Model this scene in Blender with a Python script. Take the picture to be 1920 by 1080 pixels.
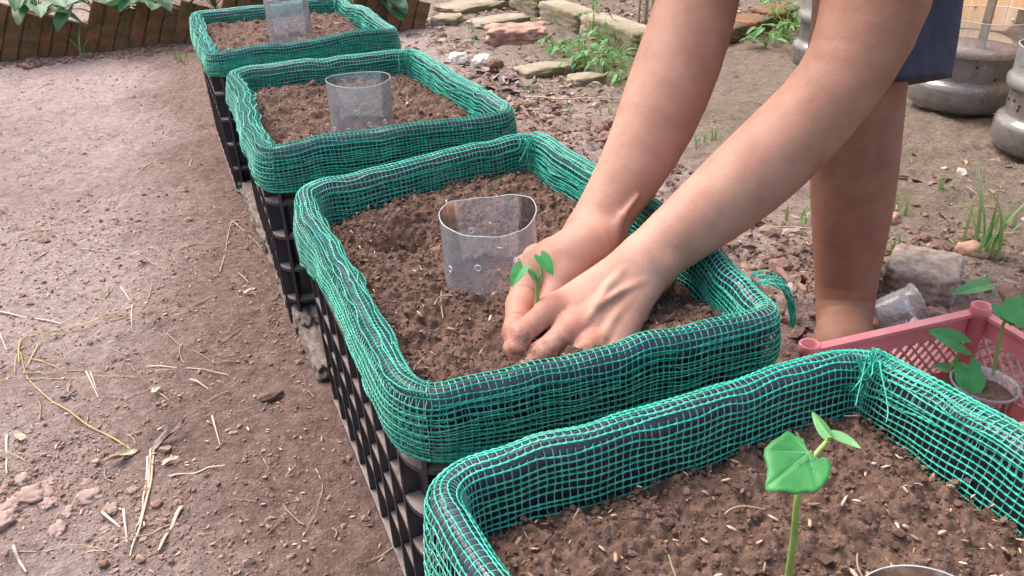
import bpy, math, random
import numpy as np
from mathutils import Matrix, Vector
random.seed(7); rng = np.random.default_rng(11)
for o in list(bpy.data.objects): bpy.data.objects.remove(o)
scene = bpy.context.scene
col = scene.collection
# ------------------------------------------------------------------ camera
FPX = 1542.5
CAM = np.array([-0.2906, -0.7278, 0.6496])
CR = np.array([0.91425, -0.40490, -0.01442]); CU = np.array([0.20814, 0.43883, 0.87413]); CF = np.array([0.34760, 0.80218, -0.48547])
cam = bpy.data.cameras.new('camera'); cam.sensor_width = 36; cam.lens = 36 * FPX / 1920
cam.clip_start = 0.02; cam.clip_end = 400
camo = bpy.data.objects.new('camera', cam); col.objects.link(camo)
camo.matrix_world = Matrix(((CR[0], CU[0], -CF[0], CAM[0]), (CR[1], CU[1], -CF[1], CAM[1]), (CR[2], CU[2], -CF[2], CAM[2]), (0, 0, 0, 1)))
scene.camera = camo
# ------------------------------------------------------------------ sky, sun, exposure
SUN_EL, SUN_AZ = math.radians(58), math.radians(-25)      # azimuth from +Y towards +X
w = bpy.data.worlds.new('World'); scene.world = w; w.use_nodes = True
wn, wl = w.node_tree.nodes, w.node_tree.links
sky = wn.new('ShaderNodeTexSky'); sky.sky_type = 'NISHITA'; sky.sun_disc = False
sky.sun_elevation = SUN_EL; sky.sun_rotation = SUN_AZ; sky.dust_density = 6; sky.air_density = 1.4; sky.ozone_density = 1
hs = wn.new('ShaderNodeHueSaturation'); hs.inputs['Saturation'].default_value = 0.85
wl.new(sky.outputs[0], hs.inputs['Color']); wl.new(hs.outputs[0], wn['Background'].inputs[0])
wn['Background'].inputs[1].default_value = 0.15
sun = bpy.data.lights.new('sun', 'SUN'); sun.energy = 1.15; sun.angle = math.radians(40); sun.color = (1, .995, .985)
suno = bpy.data.objects.new('sun', sun); col.objects.link(suno)
sd = Vector((math.sin(SUN_AZ) * math.cos(SUN_EL), math.cos(SUN_AZ) * math.cos(SUN_EL), math.sin(SUN_EL)))
suno.rotation_euler = sd.to_track_quat('Z', 'Y').to_euler(); suno.location = (-2, 4, 6)
scene.view_settings.view_transform = 'Standard'; scene.view_settings.look = 'None'
scene.view_settings.gamma = 1; scene.view_settings.exposure = 1.14
scene.render.engine = 'CYCLES'
try:
    scene.cycles.max_bounces = 8; scene.cycles.transparent_max_bounces = 24
except Exception: pass

# ------------------------------------------------------------------ helpers
def at(px, py, z=0.0):
    "place that stands at height z where the photograph shows (px, py)"
    d = CF + (px - 960) / FPX * CR - (py - 540) / FPX * CU
    return CAM + (z - CAM[2]) / d[2] * d
def atd(px, py, dep):
    return CAM + dep * (CF + (px - 960) / FPX * CR - (py - 540) / FPX * CU)
def lin(r, g, b):
    f = lambda c: (c / 255 / 12.92) if c <= 10 else ((c / 255 + .055) / 1.055) ** 2.4
    return (f(r), f(g), f(b), 1)

def mesh_data(name, V, Fs, smooth=True):
    V = np.asarray(V, np.float32).reshape(-1, 3)
    if not isinstance(Fs, (list, tuple)): Fs = [Fs]
    Fs = [np.asarray(f, np.int32) for f in Fs if len(f)]
    me = bpy.data.meshes.new(name)
    me.vertices.add(len(V)); me.vertices.foreach_set('co', V.ravel())
    nl = sum(f.size for f in Fs); nf = sum(len(f) for f in Fs)
    me.loops.add(nl); me.loops.foreach_set('vertex_index', np.concatenate([f.ravel() for f in Fs]))
    me.polygons.add(nf)
    tot = np.concatenate([np.full(len(f), f.shape[1], np.int32) for f in Fs])
    st = np.concatenate([[0], np.cumsum(tot)[:-1]]).astype(np.int32)
    me.polygons.foreach_set('loop_start', st); me.polygons.foreach_set('loop_total', tot)
    me.polygons.foreach_set('use_smooth', np.full(nf, bool(smooth)))
    me.update(calc_edges=True); me.validate()
    return me
def link(name, me, mat=None, parent=None):
    o = bpy.data.objects.new(name, me); col.objects.link(o)
    if mat is not None and me is not None and not me.materials: me.materials.append(mat)
    if parent is not None: o.parent = parent
    return o
def tag(o, label=None, cat=None, group=None, kind=None):
    if label: o['label'] = label
    if cat: o['category'] = cat
    if group: o['group'] = group
    if kind: o['kind'] = kind
    return o
def empty(name, loc, label, cat, group=None):
    o = bpy.data.objects.new(name, None); col.objects.link(o); o.location = [float(x) for x in loc]; o.empty_display_size = .05
    return tag(o, label, cat, group)
class MB:
    "collects shapes into one mesh"
    def __init__(s): s.V = []; s.F3 = []; s.F4 = []; s.n = 0
    def add(s, V, F):
        V = np.asarray(V, float).reshape(-1, 3); F = np.asarray(F, int)
        if len(F): (s.F4 if F.shape[1] == 4 else s.F3).append(F + s.n)
        s.V.append(V); s.n += len(V); return s
    def build(s, name, mat=None, parent=None, smooth=True, off=None):
        V = np.concatenate(s.V)
        if off is not None: V = V - np.asarray(off, float)
        Fs = []
        if s.F4: Fs.append(np.concatenate(s.F4))
        if s.F3: Fs.append(np.concatenate(s.F3))
        return link(name, mesh_data(name, V, Fs, smooth), mat, parent)
def box_vf(c, h, M=None):
    q = np.array([(-1,-1,-1),(1,-1,-1),(1,1,-1),(-1,1,-1),(-1,-1,1),(1,-1,1),(1,1,1),(-1,1,1)], float) * np.asarray(h, float)
    if M is not None: q = q @ np.asarray(M, float).T
    F = np.array([(0,3,2,1),(4,5,6,7),(0,1,5,4),(1,2,6,5),(2,3,7,6),(3,0,4,7)])
    return q + np.asarray(c, float), F
def rotz(a): c, s = math.cos(a), math.sin(a); return np.array([(c,-s,0),(s,c,0),(0,0,1)])
def rotm(axis, a): return np.array(Matrix.Rotation(a, 3, Vector(axis)))
def tubes(P, rad, sides=6, closed=False, caps=True):
    "P (k,n,3) paths, rad scalar / (n,) / (k,n) -> verts, quads"
    P = np.asarray(P, float)
    if P.ndim == 2: P = P[None]
    k, n, _ = P.shape
    r = np.broadcast_to(np.asarray(rad, float), (k, n))
    if closed: T = np.roll(P, -1, 1) - np.roll(P, 1, 1)
    else: T = np.gradient(P, axis=1)
    T /= np.linalg.norm(T, axis=2, keepdims=True) + 1e-12
    ref = np.where(np.abs(T[..., 2:3]) < .8, np.array([0, 0, 1.]), np.array([1., 0, 0]))
    if sides > 3:   # steady frame per path
        av = np.abs(T).mean(1); ax = np.argmin(av, 1); ref = np.eye(3)[ax][:, None, :] + 0 * T
    A = np.cross(T, ref); A /= np.linalg.norm(A, axis=2, keepdims=True) + 1e-12
    B = np.cross(T, A)
    an = np.arange(sides) * 2 * np.pi / sides
    V = P[:, :, None] + r[:, :, None, None] * (np.cos(an)[:, None] * A[:, :, None] + np.sin(an)[:, None] * B[:, :, None])
    idx = np.arange(k * n * sides).reshape(k, n, sides)
    a = idx if closed else idx[:, :-1]; b = np.roll(idx, -1, 1) if closed else idx[:, 1:]
    F = np.stack([a, np.roll(a, -1, 2), np.roll(b, -1, 2), b], -1).reshape(-1, 4)
    return V.reshape(-1, 3), F
def lathe(prof, seg=32, cap=False):
    prof = np.asarray(prof, float); an = np.arange(seg) * 2 * np.pi / seg
    V = np.stack([prof[:, None, 0] * np.cos(an), prof[:, None, 0] * np.sin(an), np.repeat(prof[:, 1:2], seg, 1)], -1)
    i = np.arange(len(prof) * seg).reshape(len(prof), seg)
    F = np.stack([i[:-1], np.roll(i[:-1], -1, 1), np.roll(i[1:], -1, 1), i[1:]], -1).reshape(-1, 4)
    return V.reshape(-1, 3), F
def grid_faces(n, m):
    i = np.arange(n * m).reshape(n, m)
    return np.stack([i[:-1, :-1], i[1:, :-1], i[1:, 1:], i[:-1, 1:]], -1).reshape(-1, 4)
# ---- noise
def _hash(i, j, k, seed):
    h = (i.astype(np.uint32) * np.uint32(374761393) + j.astype(np.uint32) * np.uint32(668265263) + k.astype(np.uint32) * np.uint32(2147483647) + np.uint32(seed * 974711 + 13))
    h = (h ^ (h >> np.uint32(13))) * np.uint32(1274126177); h = (h ^ (h >> np.uint32(16))) * np.uint32(2246822519); h ^= h >> np.uint32(15)
    return h.astype(np.float64) / 4294967295.0
def noise(P, freq=1.0, seed=0):
    P = np.asarray(P, float) * freq
    if P.shape[-1] == 2: P = np.concatenate([P, np.full(P.shape[:-1] + (1,), .37)], -1)
    i = np.floor(P).astype(np.int64); f = P - i; f = f * f * f * (f * (f * 6 - 15) + 10); i = (i & 0xffffffff)
    x, y, z = i[..., 0], i[..., 1], i[..., 2]; out = 0
    for a in (0, 1):
        for b in (0, 1):
            for c in (0, 1):
                wgt = (f[..., 0] if a else 1 - f[..., 0]) * (f[..., 1] if b else 1 - f[..., 1]) * (f[..., 2] if c else 1 - f[..., 2])
                out = out + wgt * _hash((x + a) & 0xffffffff, (y + b) & 0xffffffff, (z + c) & 0xffffffff, seed)
    return out * 2 - 1
def fbm(P, freq, octs=4, gain=.5, seed=0):
    o = 0; a = 1
    for k in range(octs): o = o + a * noise(P, freq * 2.03 ** k, seed + k); a *= gain
    return o
# ------------------------------------------------------------------ materials
def mat(name, base=(.5, .5, .5, 1), rough=.7, **kw):
    m = bpy.data.materials.new(name); m.use_nodes = True
    b = m.node_tree.nodes['Principled BSDF']; b.inputs['Base Color'].default_value = base; b.inputs['Roughness'].default_value = rough
    for k, v in kw.items(): b.inputs[k].default_value = v
    return m
def N(m, t, **inp):
    n = m.node_tree.nodes.new(t)
    for k, v in inp.items():
        if hasattr(n, k) and not k[0].isupper(): setattr(n, k, v)
        else: n.inputs[k].default_value = v
    return n
def L(m, a, b): m.node_tree.links.new(a, b)
def ramp(m, fac, stops):
    r = m.node_tree.nodes.new('ShaderNodeValToRGB'); cr = r.color_ramp
    while len(cr.elements) < len(stops): cr.elements.new(.5)
    for e, (p, c) in zip(cr.elements, stops): e.position = p; e.color = c
    L(m, fac, r.inputs[0]); return r.outputs[0]
def coords(m): return m.node_tree.nodes.new('ShaderNodeTexCoord').outputs['Object']
def noise_fac(m, scale, detail=6, rough=.6, co=None):
    n = N(m, 'ShaderNodeTexNoise', Scale=scale, Detail=detail, Roughness=rough)
    L(m, co if co is not None else coords(m), n.inputs['Vector']); return n.outputs['Fac']
def mix(m, fac, a, b, mode='MIX'):
    n = m.node_tree.nodes.new('ShaderNodeMix'); n.data_type = 'RGBA'; n.blend_type = mode
    for s, v in ((n.inputs[0], fac), (n.inputs[6], a), (n.inputs[7], b)):
        if hasattr(v, 'is_linked') or hasattr(v, 'links'): L(m, v, s)
        else: s.default_value = v
    return n.outputs[2]
def math_(m, op, a, b=0.0, clamp=False):
    n = m.node_tree.nodes.new('ShaderNodeMath'); n.operation = op; n.use_clamp = clamp
    for s, v in ((n.inputs[0], a), (n.inputs[1], b)):
        if hasattr(v, 'links'): L(m, v, s)
        else: s.default_value = v
    return n.outputs[0]
def bump(m, fac, dist=.002, strength=.6):
    b = N(m, 'ShaderNodeBump', Strength=strength, Distance=dist); L(m, fac, b.inputs['Height'])
    L(m, b.outputs[0], m.node_tree.nodes['Principled BSDF'].inputs['Normal'])
def setc(m, c): L(m, c, m.node_tree.nodes['Principled BSDF'].inputs['Base Color'])
def noisy(name, stops, scale=20, rough=.85, bscale=None, bdist=.002, detail=8, **kw):
    m = mat(name, rough=rough, **kw); co = coords(m)
    setc(m, ramp(m, noise_fac(m, scale, detail, .65, co), stops))
    if bscale: bump(m, noise_fac(m, bscale, 6, .65, co), bdist)
    return m
def island(m, lo, hi, stops=None):
    g = m.node_tree.nodes.new('ShaderNodeNewGeometry')
    return ramp(m, g.outputs['Random Per Island'], stops or [(0, lo), (1, hi)])

M = {}
def build_materials():
    # bare earth: pale dry crust, browner damp soil beside the crates
    m = mat('earth', rough=.92); co = coords(m)
    big = noise_fac(m, 2.2, 5, .6, co); fine = noise_fac(m, 75, 12, .82, co); spk = noise_fac(m, 230, 4, .6, co)
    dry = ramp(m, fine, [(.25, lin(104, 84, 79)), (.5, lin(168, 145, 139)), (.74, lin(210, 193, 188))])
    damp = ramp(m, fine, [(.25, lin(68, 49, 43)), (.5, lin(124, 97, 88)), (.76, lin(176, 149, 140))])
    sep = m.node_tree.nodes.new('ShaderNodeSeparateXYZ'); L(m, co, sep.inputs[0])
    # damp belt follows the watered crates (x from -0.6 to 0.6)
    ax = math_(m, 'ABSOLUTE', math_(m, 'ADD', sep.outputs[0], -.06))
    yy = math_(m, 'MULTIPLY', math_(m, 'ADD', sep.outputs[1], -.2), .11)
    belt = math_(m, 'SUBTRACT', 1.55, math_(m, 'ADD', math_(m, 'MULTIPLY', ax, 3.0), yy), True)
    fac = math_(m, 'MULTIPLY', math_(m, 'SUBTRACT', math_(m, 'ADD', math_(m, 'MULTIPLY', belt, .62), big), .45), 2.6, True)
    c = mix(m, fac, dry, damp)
    # the wet muddy strip with algae on the far side
    gm = math_(m, 'MULTIPLY', math_(m, 'SUBTRACT', sep.outputs[0], .55), 2.2, True)
    gn = math_(m, 'MULTIPLY', gm, math_(m, 'MULTIPLY', math_(m, 'SUBTRACT', noise_fac(m, 3.4, 6, .6, co), .44), 5, True))
    mud = ramp(m, fine, [(.25, lin(70, 56, 48)), (.5, lin(124, 105, 93)), (.76, lin(170, 152, 140))])
    c = mix(m, gm, c, mud)
    c = mix(m, math_(m, 'MULTIPLY', gn, .38), c, ramp(m, fine, [(.3, lin(78, 78, 46)), (.7, lin(132, 128, 84))]))
    c = mix(m, math_(m, 'MULTIPLY', math_(m, 'GREATER_THAN', spk, .66), .5), c, lin(205, 182, 165))
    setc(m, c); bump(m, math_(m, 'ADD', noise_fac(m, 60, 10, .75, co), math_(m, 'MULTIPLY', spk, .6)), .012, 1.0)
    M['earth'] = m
    m = mat('potting_soil', rough=.95); co = coords(m); fn = noise_fac(m, 90, 9, .7, co)
    setc(m, mix(m, ramp(m, noise_fac(m, 14, 4, .6, co), [(.35, (0, 0, 0, 1)), (.7, (.6, .6, .6, 1))]),
        ramp(m, fn, [(.25, lin(48, 33, 27)), (.5, lin(96, 70, 58)), (.78, lin(144, 114, 100))]),
        ramp(m, fn, [(.25, lin(72, 53, 44)), (.55, lin(114, 89, 76)), (.8, lin(148, 120, 106))])))
    bump(m, noise_fac(m, 220, 6, .75, co), .003, .9); M['soil'] = m
    m = mat('soil_crumb', rough=.95); setc(m, mix(m, noise_fac(m, 300, 3), island(m, lin(70, 49, 39), lin(130, 101, 86)), lin(98, 73, 60))); M['crumb'] = m
    m = mat('earth_clod', rough=.95); setc(m, mix(m, noise_fac(m, 200, 3), island(m, lin(104, 74, 60), lin(186, 156, 142)), lin(140, 110, 96))); M['clod'] = m
    m = mat('dug_earth', rough=.95); co = coords(m); setc(m, mix(m, ramp(m, noise_fac(m, 160, 5, .7, co), [(.3, (0, 0, 0, 1)), (.75, (1, 1, 1, 1))]), island(m, lin(84, 58, 50), lin(140, 108, 96)), lin(150, 120, 108))); bump(m, noise_fac(m, 260, 6, .7, co), .004, 1.0); M['dug'] = m
    m = mat('dry_husk', rough=.7); setc(m, island(m, 0, 0, [(0, lin(126, 96, 74)), (.55, lin(176, 144, 116)), (1, lin(218, 196, 172))])); M['husk'] = m
    m = noisy('straw', [(.3, lin(136, 112, 84)), (.7, lin(190, 168, 136))], 30, .6); M['straw'] = m
    m = noisy('pale_straw', [(.3, lin(158, 136, 114)), (.7, lin(208, 190, 170))], 30, .6); M['pale_straw'] = m
    m = noisy('yellow_straw', [(.3, lin(136, 112, 66)), (.7, lin(186, 160, 104))], 30, .55); M['yellow_straw'] = m
    m = mat('leaf_litter', rough=.85); setc(m, island(m, 0, 0, [(0, lin(74, 56, 46)), (.5, lin(120, 94, 76)), (1, lin(178, 150, 126))])); M['litter'] = m
    m = mat('stone_chip', rough=.9); setc(m, mix(m, noise_fac(m, 90, 4), island(m, 0, 0, [(0, lin(96, 78, 68)), (.6, lin(150, 130, 116)), (1, lin(206, 196, 186))]), lin(130, 112, 98))); M['chip'] = m
    M['pale_clod'] = noisy('pale_clod', [(.3, lin(120, 94, 86)), (.7, lin(186, 160, 151))], 60, .95, 180, .003)
    m = noisy('dead_leaf', [(.3, lin(70, 56, 50)), (.7, lin(150, 132, 122))], 40, .6); M['dead_leaf'] = m
    # black crate plastic with dust that has settled on upward faces
    m = mat('black_plastic', rough=.33); co = coords(m)
    g = m.node_tree.nodes.new('ShaderNodeNewGeometry'); sp = m.node_tree.nodes.new('ShaderNodeSeparateXYZ'); L(m, g.outputs['Normal'], sp.inputs[0])
    dn = noise_fac(m, 45, 6, .7, co)
    up = math_(m, 'MULTIPLY', math_(m, 'SUBTRACT', math_(m, 'ADD', sp.outputs[2], math_(m, 'MULTIPLY', dn, .5)), .82), 4, True)
    thin = math_(m, 'MULTIPLY', math_(m, 'SUBTRACT', noise_fac(m, 16, 6, .7, co), .5), .5, True)
    setc(m, mix(m, math_(m, 'MAXIMUM', up, thin), lin(46, 48, 56), ramp(m, dn, [(.3, lin(112, 96, 88)), (.7, lin(160, 146, 138))])))
    L(m, math_(m, 'ADD', math_(m, 'MULTIPLY', up, .6), .32, True), m.node_tree.nodes['Principled BSDF'].inputs['Roughness']); M['black'] = m
    m = mat('black_rim', rough=.22); co = coords(m)
    d = math_(m, 'MULTIPLY', math_(m, 'SUBTRACT', noise_fac(m, 38, 8, .7, co), .5), 1.5, True)
    setc(m, mix(m, d, lin(56, 64, 78), lin(122, 112, 110))); bump(m, noise_fac(m, 50, 3, .5, co), .003, .3); M['rim'] = m
    for nm, c1, c2 in (('net', (18, 138, 116), (58, 194, 168)), ('net_fine', (62, 150, 132), (146, 198, 186))):
        m = mat(nm, rough=.42); co = coords(m)
        setc(m, ramp(m, noise_fac(m, 120, 3, .6, co), [(.3, lin(*c1)), (.7, lin(*c2))]))
        m.node_tree.nodes['Principled BSDF'].inputs['Transmission Weight'].default_value = 0
        bs = m.node_tree.nodes['Principled BSDF'].inputs['Base Color']; src = bs.links[0].from_socket
        setc(m, mix(m, math_(m, 'MULTIPLY', math_(m, 'SUBTRACT', noise_fac(m, 26, 5, .65, co), .48), 1.6, True), src, lin(126, 150, 134)))     # dust
        M[nm] = m
    # clear plastic of the cut bottles
    def clear(nm, alpha, tint, scale=40, rough=.12, ior=1.33):
        m = bpy.data.materials.new(nm); m.use_nodes = True; nt = m.node_tree; nt.nodes.remove(nt.nodes['Principled BSDF'])
        tr = nt.nodes.new('ShaderNodeBsdfTransparent'); tr.inputs[0].default_value = (.96, .97, .97, 1)
        df = nt.nodes.new('ShaderNodeBsdfDiffuse'); df.inputs[0].default_value = tint
        gl = nt.nodes.new('ShaderNodeBsdfGlossy'); gl.inputs['Roughness'].default_value = rough
        fr = nt.nodes.new('ShaderNodeFresnel'); fr.inputs[0].default_value = ior
        s1 = nt.nodes.new('ShaderNodeMixShader'); s2 = nt.nodes.new('ShaderNodeMixShader')
        nz = noise_fac(m, scale, 6, .7); f = math_(m, 'ADD', math_(m, 'MULTIPLY', math_(m, 'SUBTRACT', nz, .35), alpha * 1.3, True), alpha * .6, True)
        L(m, f, s1.inputs[0]); L(m, tr.outputs[0], s1.inputs[1]); L(m, df.outputs[0], s1.inputs[2])
        L(m, math_(m, 'MULTIPLY', fr.outputs[0], .9, True), s2.inputs[0]); L(m, s1.outputs[0], s2.inputs[1]); L(m, gl.outputs[0], s2.inputs[2])
        L(m, s2.outputs[0], nt.nodes['Material Output'].inputs[0]); return m
    M['clear'] = clear('clear_plastic', .38, lin(222, 220, 228), 55, .08, 1.45)
    M['clear_edge'] = clear('cut_edge', .75, lin(225, 225, 228))
    M['jug'] = clear('dirty_jug_plastic', .24, lin(216, 208, 204), 30, .06, 1.75)
    M['jug_clear'] = clear('jug_plastic', .30, lin(214, 220, 220), 12, .1, 1.5)
    M['cup'] = clear('cup_plastic', .34, lin(226, 220, 222), 30, .12)
    # skin
    m = mat('skin', rough=.58); co = coords(m); b = m.node_tree.nodes['Principled BSDF']
    b.inputs['Subsurface Weight'].default_value = .06; b.inputs['Subsurface Radius'].default_value = (.012, .005, .003); b.inputs['Subsurface Scale'].default_value = .6
    b.inputs['Specular IOR Level'].default_value = .28
    att = m.node_tree.nodes.new('ShaderNodeAttribute'); att.attribute_name = 'tan'
    n1 = noise_fac(m, 22, 5, .6, co)
    pale = ramp(m, n1, [(.3, lin(162, 116, 98)), (.7, lin(186, 142, 124))])
    tan_ = ramp(m, n1, [(.3, lin(134, 92, 74)), (.7, lin(160, 115, 95))])
    c = mix(m, att.outputs['Fac'], pale, tan_)
    c = mix(m, math_(m, 'MULTIPLY', math_(m, 'SUBTRACT', noise_fac(m, 70, 4, .7, co), .5), .55, True), c, lin(176, 108, 92))
    a2 = m.node_tree.nodes.new('ShaderNodeAttribute'); a2.attribute_name = 'blush'
    c = mix(m, a2.outputs['Fac'], c, lin(196, 124, 108))
    a3 = m.node_tree.nodes.new('ShaderNodeAttribute'); a3.attribute_name = 'soiled'
    c = mix(m, math_(m, 'MULTIPLY', a3.outputs['Fac'], math_(m, 'MULTIPLY', math_(m, 'SUBTRACT', noise_fac(m, 150, 6, .7, co), .40), 5, True), True), c, lin(92, 64, 50)); setc(m, c)
    vo = N(m, 'ShaderNodeTexVoronoi', Scale=520.0); L(m, co, vo.inputs['Vector'])
    bump(m, math_(m, 'ADD', vo.outputs['Distance'], math_(m, 'MULTIPLY', noise_fac(m, 60, 3, .5, co), .5)), .0005, .35); M['skin'] = m
    m = noisy('shorts_cloth', [(.3, lin(50, 50, 64)), (.7, lin(68, 68, 84))], 60, .9, 400, .0008); M['shorts'] = m
    M['shirt'] = noisy('shirt_cloth', [(.3, lin(96, 96, 100)), (.7, lin(120, 120, 124))], 40, .9, 300, .0008)
    M['hair'] = mat('hair', lin(26, 20, 18), .5)
    # foliage
    def leafm(nm, a, b_, tr=.25):
        m = mat(nm, rough=.5); co = coords(m)
        setc(m, ramp(m, noise_fac(m, 35, 4, .6, co), [(.3, lin(*a)), (.7, lin(*b_))]))
        b = m.node_tree.nodes['Principled BSDF']; bump(m, noise_fac(m, 160, 3, .5, co), .001, .5)
        t = m.node_tree.nodes.new('ShaderNodeBsdfTranslucent'); t.inputs[0].default_value = lin(*b_)
        s = m.node_tree.nodes.new('ShaderNodeMixShader'); s.inputs[0].default_value = tr
        L(m, b.outputs[0], s.inputs[1]); L(m, t.outputs[0], s.inputs[2]); L(m, s.outputs[0], m.node_tree.nodes['Material Output'].inputs[0])
        return m
    M['leaf'] = leafm('seedling_leaf', (48, 132, 64), (84, 166, 92), .35); M['leaf_pale'] = leafm('pale_leaf', (78, 144, 84), (124, 178, 116))
    M['leaf_dark'] = leafm('broad_leaf', (44, 88, 56), (92, 138, 92)); M['weed'] = leafm('weed_leaf', (48, 110, 54), (104, 158, 84))
    M['stem'] = leafm('green_stem', (120, 150, 74), (168, 186, 108), .15); M['grass'] = leafm('grass_blade', (84, 128, 64), (140, 170, 104))
    # masonry, timber
    m = mat('mossy_brick', rough=.9); co = coords(m); n1 = noise_fac(m, 9, 8, .65, co)
    br = ramp(m, noise_fac(m, 26, 8, .7, co), [(.25, lin(84, 56, 40)), (.5, lin(132, 88, 62)), (.8, lin(172, 122, 90))])
    setc(m, mix(m, math_(m, 'MULTIPLY', math_(m, 'SUBTRACT', n1, .40), 5, True), br, ramp(m, noise_fac(m, 60, 5), [(.3, lin(56, 56, 36)), (.7, lin(100, 94, 60))])))
    bump(m, noise_fac(m, 90, 8, .7, co), .003, .8); M['brick'] = m
    m = mat('mossy_block', rough=.92); co = coords(m)
    st = ramp(m, noise_fac(m, 30, 8, .7, co), [(.25, lin(110, 96, 82)), (.5, lin(160, 144, 126)), (.8, lin(192, 178, 160))])
    setc(m, mix(m, math_(m, 'MULTIPLY', math_(m, 'SUBTRACT', noise_fac(m, 7, 7, .65, co), .40), 4, True), st, ramp(m, noise_fac(m, 50, 5), [(.3, lin(78, 74, 44)), (.7, lin(130, 122, 84))])))
    bump(m, noise_fac(m, 80, 8, .7, co), .003, .8); M['block'] = m
    M['concrete'] = noisy('rough_concrete', [(.3, lin(110, 90, 80)), (.5, lin(152, 134, 122)), (.75, lin(188, 172, 160))], 60, .95, 150, .003)
    M['footing'] = noisy('old_footing', [(.3, lin(80, 68, 60)), (.55, lin(126, 112, 102)), (.8, lin(164, 150, 140))], 50, .95, 120, .004)
    M['redstone'] = noisy('red_stone', [(.3, lin(120, 84, 74)), (.5, lin(168, 128, 112)), (.75, lin(206, 182, 164))], 18, .9, 80, .004)
    M['whitestone'] = noisy('white_stone', [(.3, lin(178, 168, 160)), (.7, lin(232, 226, 220))], 20, .85, 60, .003)
    m = mat('fence_board', rough=.6); co = coords(m); mp = N(m, 'ShaderNodeMapping'); mp.inputs['Scale'].default_value = (30, 30, 1.5); L(m, co, mp.inputs[0])
    setc(m, ramp(m, noise_fac(m, 1.5, 6, .6, mp.outputs[0]), [(.3, lin(176, 134, 96)), (.7, lin(214, 176, 136))])); M['board'] = m
    M['stake'] = noisy('grey_stake', [(.3, lin(120, 104, 88)), (.7, lin(172, 154, 134))], 40, .85, 120, .001)
    m = mat('pink_plastic', rough=.42); co = coords(m)
    setc(m, mix(m, math_(m, 'MULTIPLY', math_(m, 'SUBTRACT', noise_fac(m, 14, 6, .7, co), .45), 1.4, True), lin(222, 136, 140), lin(230, 178, 174))); M['pink'] = m
    M['dark'] = mat('dark_cavity', lin(38, 30, 26), .9)
    M['steel'] = mat('screw_steel', lin(190, 180, 170), .35, Metallic=1.0)
build_materials()

# ------------------------------------------------------------------ ground
def smoothstep(a, b, x): t = np.clip((x - a) / (b - a), 0, 1); return t * t * (3 - 2 * t)
def ground_z(x, y):
    x = np.asarray(x, float); y = np.asarray(y, float); P = np.stack([x, y], -1)
    fade = 1 - smoothstep(4, 8, np.hypot(x, y - 1))
    z = .007 * fbm(P, 2.3, 3, .5, 3) + .0045 * fbm(P, 14, 3, .55, 9) + .0034 * fbm(P, 44, 3, .65, 19)
    dug = smoothstep(.2, .3, x) * (1 - smoothstep(.55, .9, x)) * smoothstep(-.1, .1, y) * (1 - smoothstep(1.0, 1.5, y))
    z = z + dug * (.010 + .018 * fbm(P, 11, 4, .6, 31) + .007 * fbm(P, 46, 2, .6, 33))
    mudr = smoothstep(.6, .9, x); z = z + mudr * (.008 * fbm(P, 7, 3, .55, 51) + .004 * fbm(P, 30, 2, .6, 53))
    z = z * fade
    # beds behind the tilted bricks stand higher
    z = z + .09 * smoothstep(2.52, 2.62, y) * (1 - smoothstep(.55, .75, x)) * (1 - smoothstep(6, 9, y))
    return z
def gz(x, y): return float(ground_z(x, y))
def axis(lo, hi, h, far):
    core = np.arange(lo, hi + h / 2, h); g = []; s = h; v = hi
    while v < far: s *= 1.25; v += s; g.append(v)
    g = np.array(g); a = []; s = h; v = lo
    while v > -far: s *= 1.25; v -= s; a.append(v)
    return np.concatenate([np.array(a)[::-1], core, g])
def axis(parts, far):
    core = np.concatenate([np.arange(a, b, h) for a, b, h in parts]); out = []
    for sg, v, h in ((-1, core[0], parts[0][2]), (1, core[-1], parts[-1][2])):
        g = []
        while abs(v) < far: h *= 1.25; v += sg * h; g.append(v)
        out.append(np.array(g))
    return np.concatenate([out[0][::-1], core, out[1]])
gx = axis([(-1.1, -.14, .0068), (-.14, 2.3, .0125)], 90); gy = axis([(-.5, .9, .0068), (.9, 3.1, .0125)], 90)
X, Y = np.meshgrid(gx, gy, indexing='ij')
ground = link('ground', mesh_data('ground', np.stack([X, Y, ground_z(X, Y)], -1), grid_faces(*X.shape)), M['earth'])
tag(ground, kind='structure')

# ---- scatter shapes
def ico():
    t = (1 + 5 ** .5) / 2
    V = np.array([(-1,t,0),(1,t,0),(-1,-t,0),(1,-t,0),(0,-1,t),(0,1,t),(0,-1,-t),(0,1,-t),(t,0,-1),(t,0,1),(-t,0,-1),(-t,0,1)], float)
    F = np.array([(0,11,5),(0,5,1),(0,1,7),(0,7,10),(0,10,11),(1,5,9),(5,11,4),(11,10,2),(10,7,6),(7,1,8),(3,9,4),(3,4,2),(3,2,6),(3,6,8),(3,8,9),(4,9,5),(2,4,11),(6,2,10),(8,6,7),(9,8,1)])
    return V / np.linalg.norm(V[0]), F
def ico2():
    V, F = ico(); V = [tuple(v) for v in V]; mid = {}; G = []
    def md(a, b):
        k = (min(a, b), max(a, b))
        if k not in mid: p = (np.array(V[a]) + V[b]) / 2; V.append(tuple(p / np.linalg.norm(p))); mid[k] = len(V) - 1
        return mid[k]
    for a, b, c in F: x, y, z = md(a, b), md(b, c), md(c, a); G += [(a, x, z), (b, y, x), (c, z, y), (x, y, z)]
    return np.array(V), np.array(G)
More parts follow.
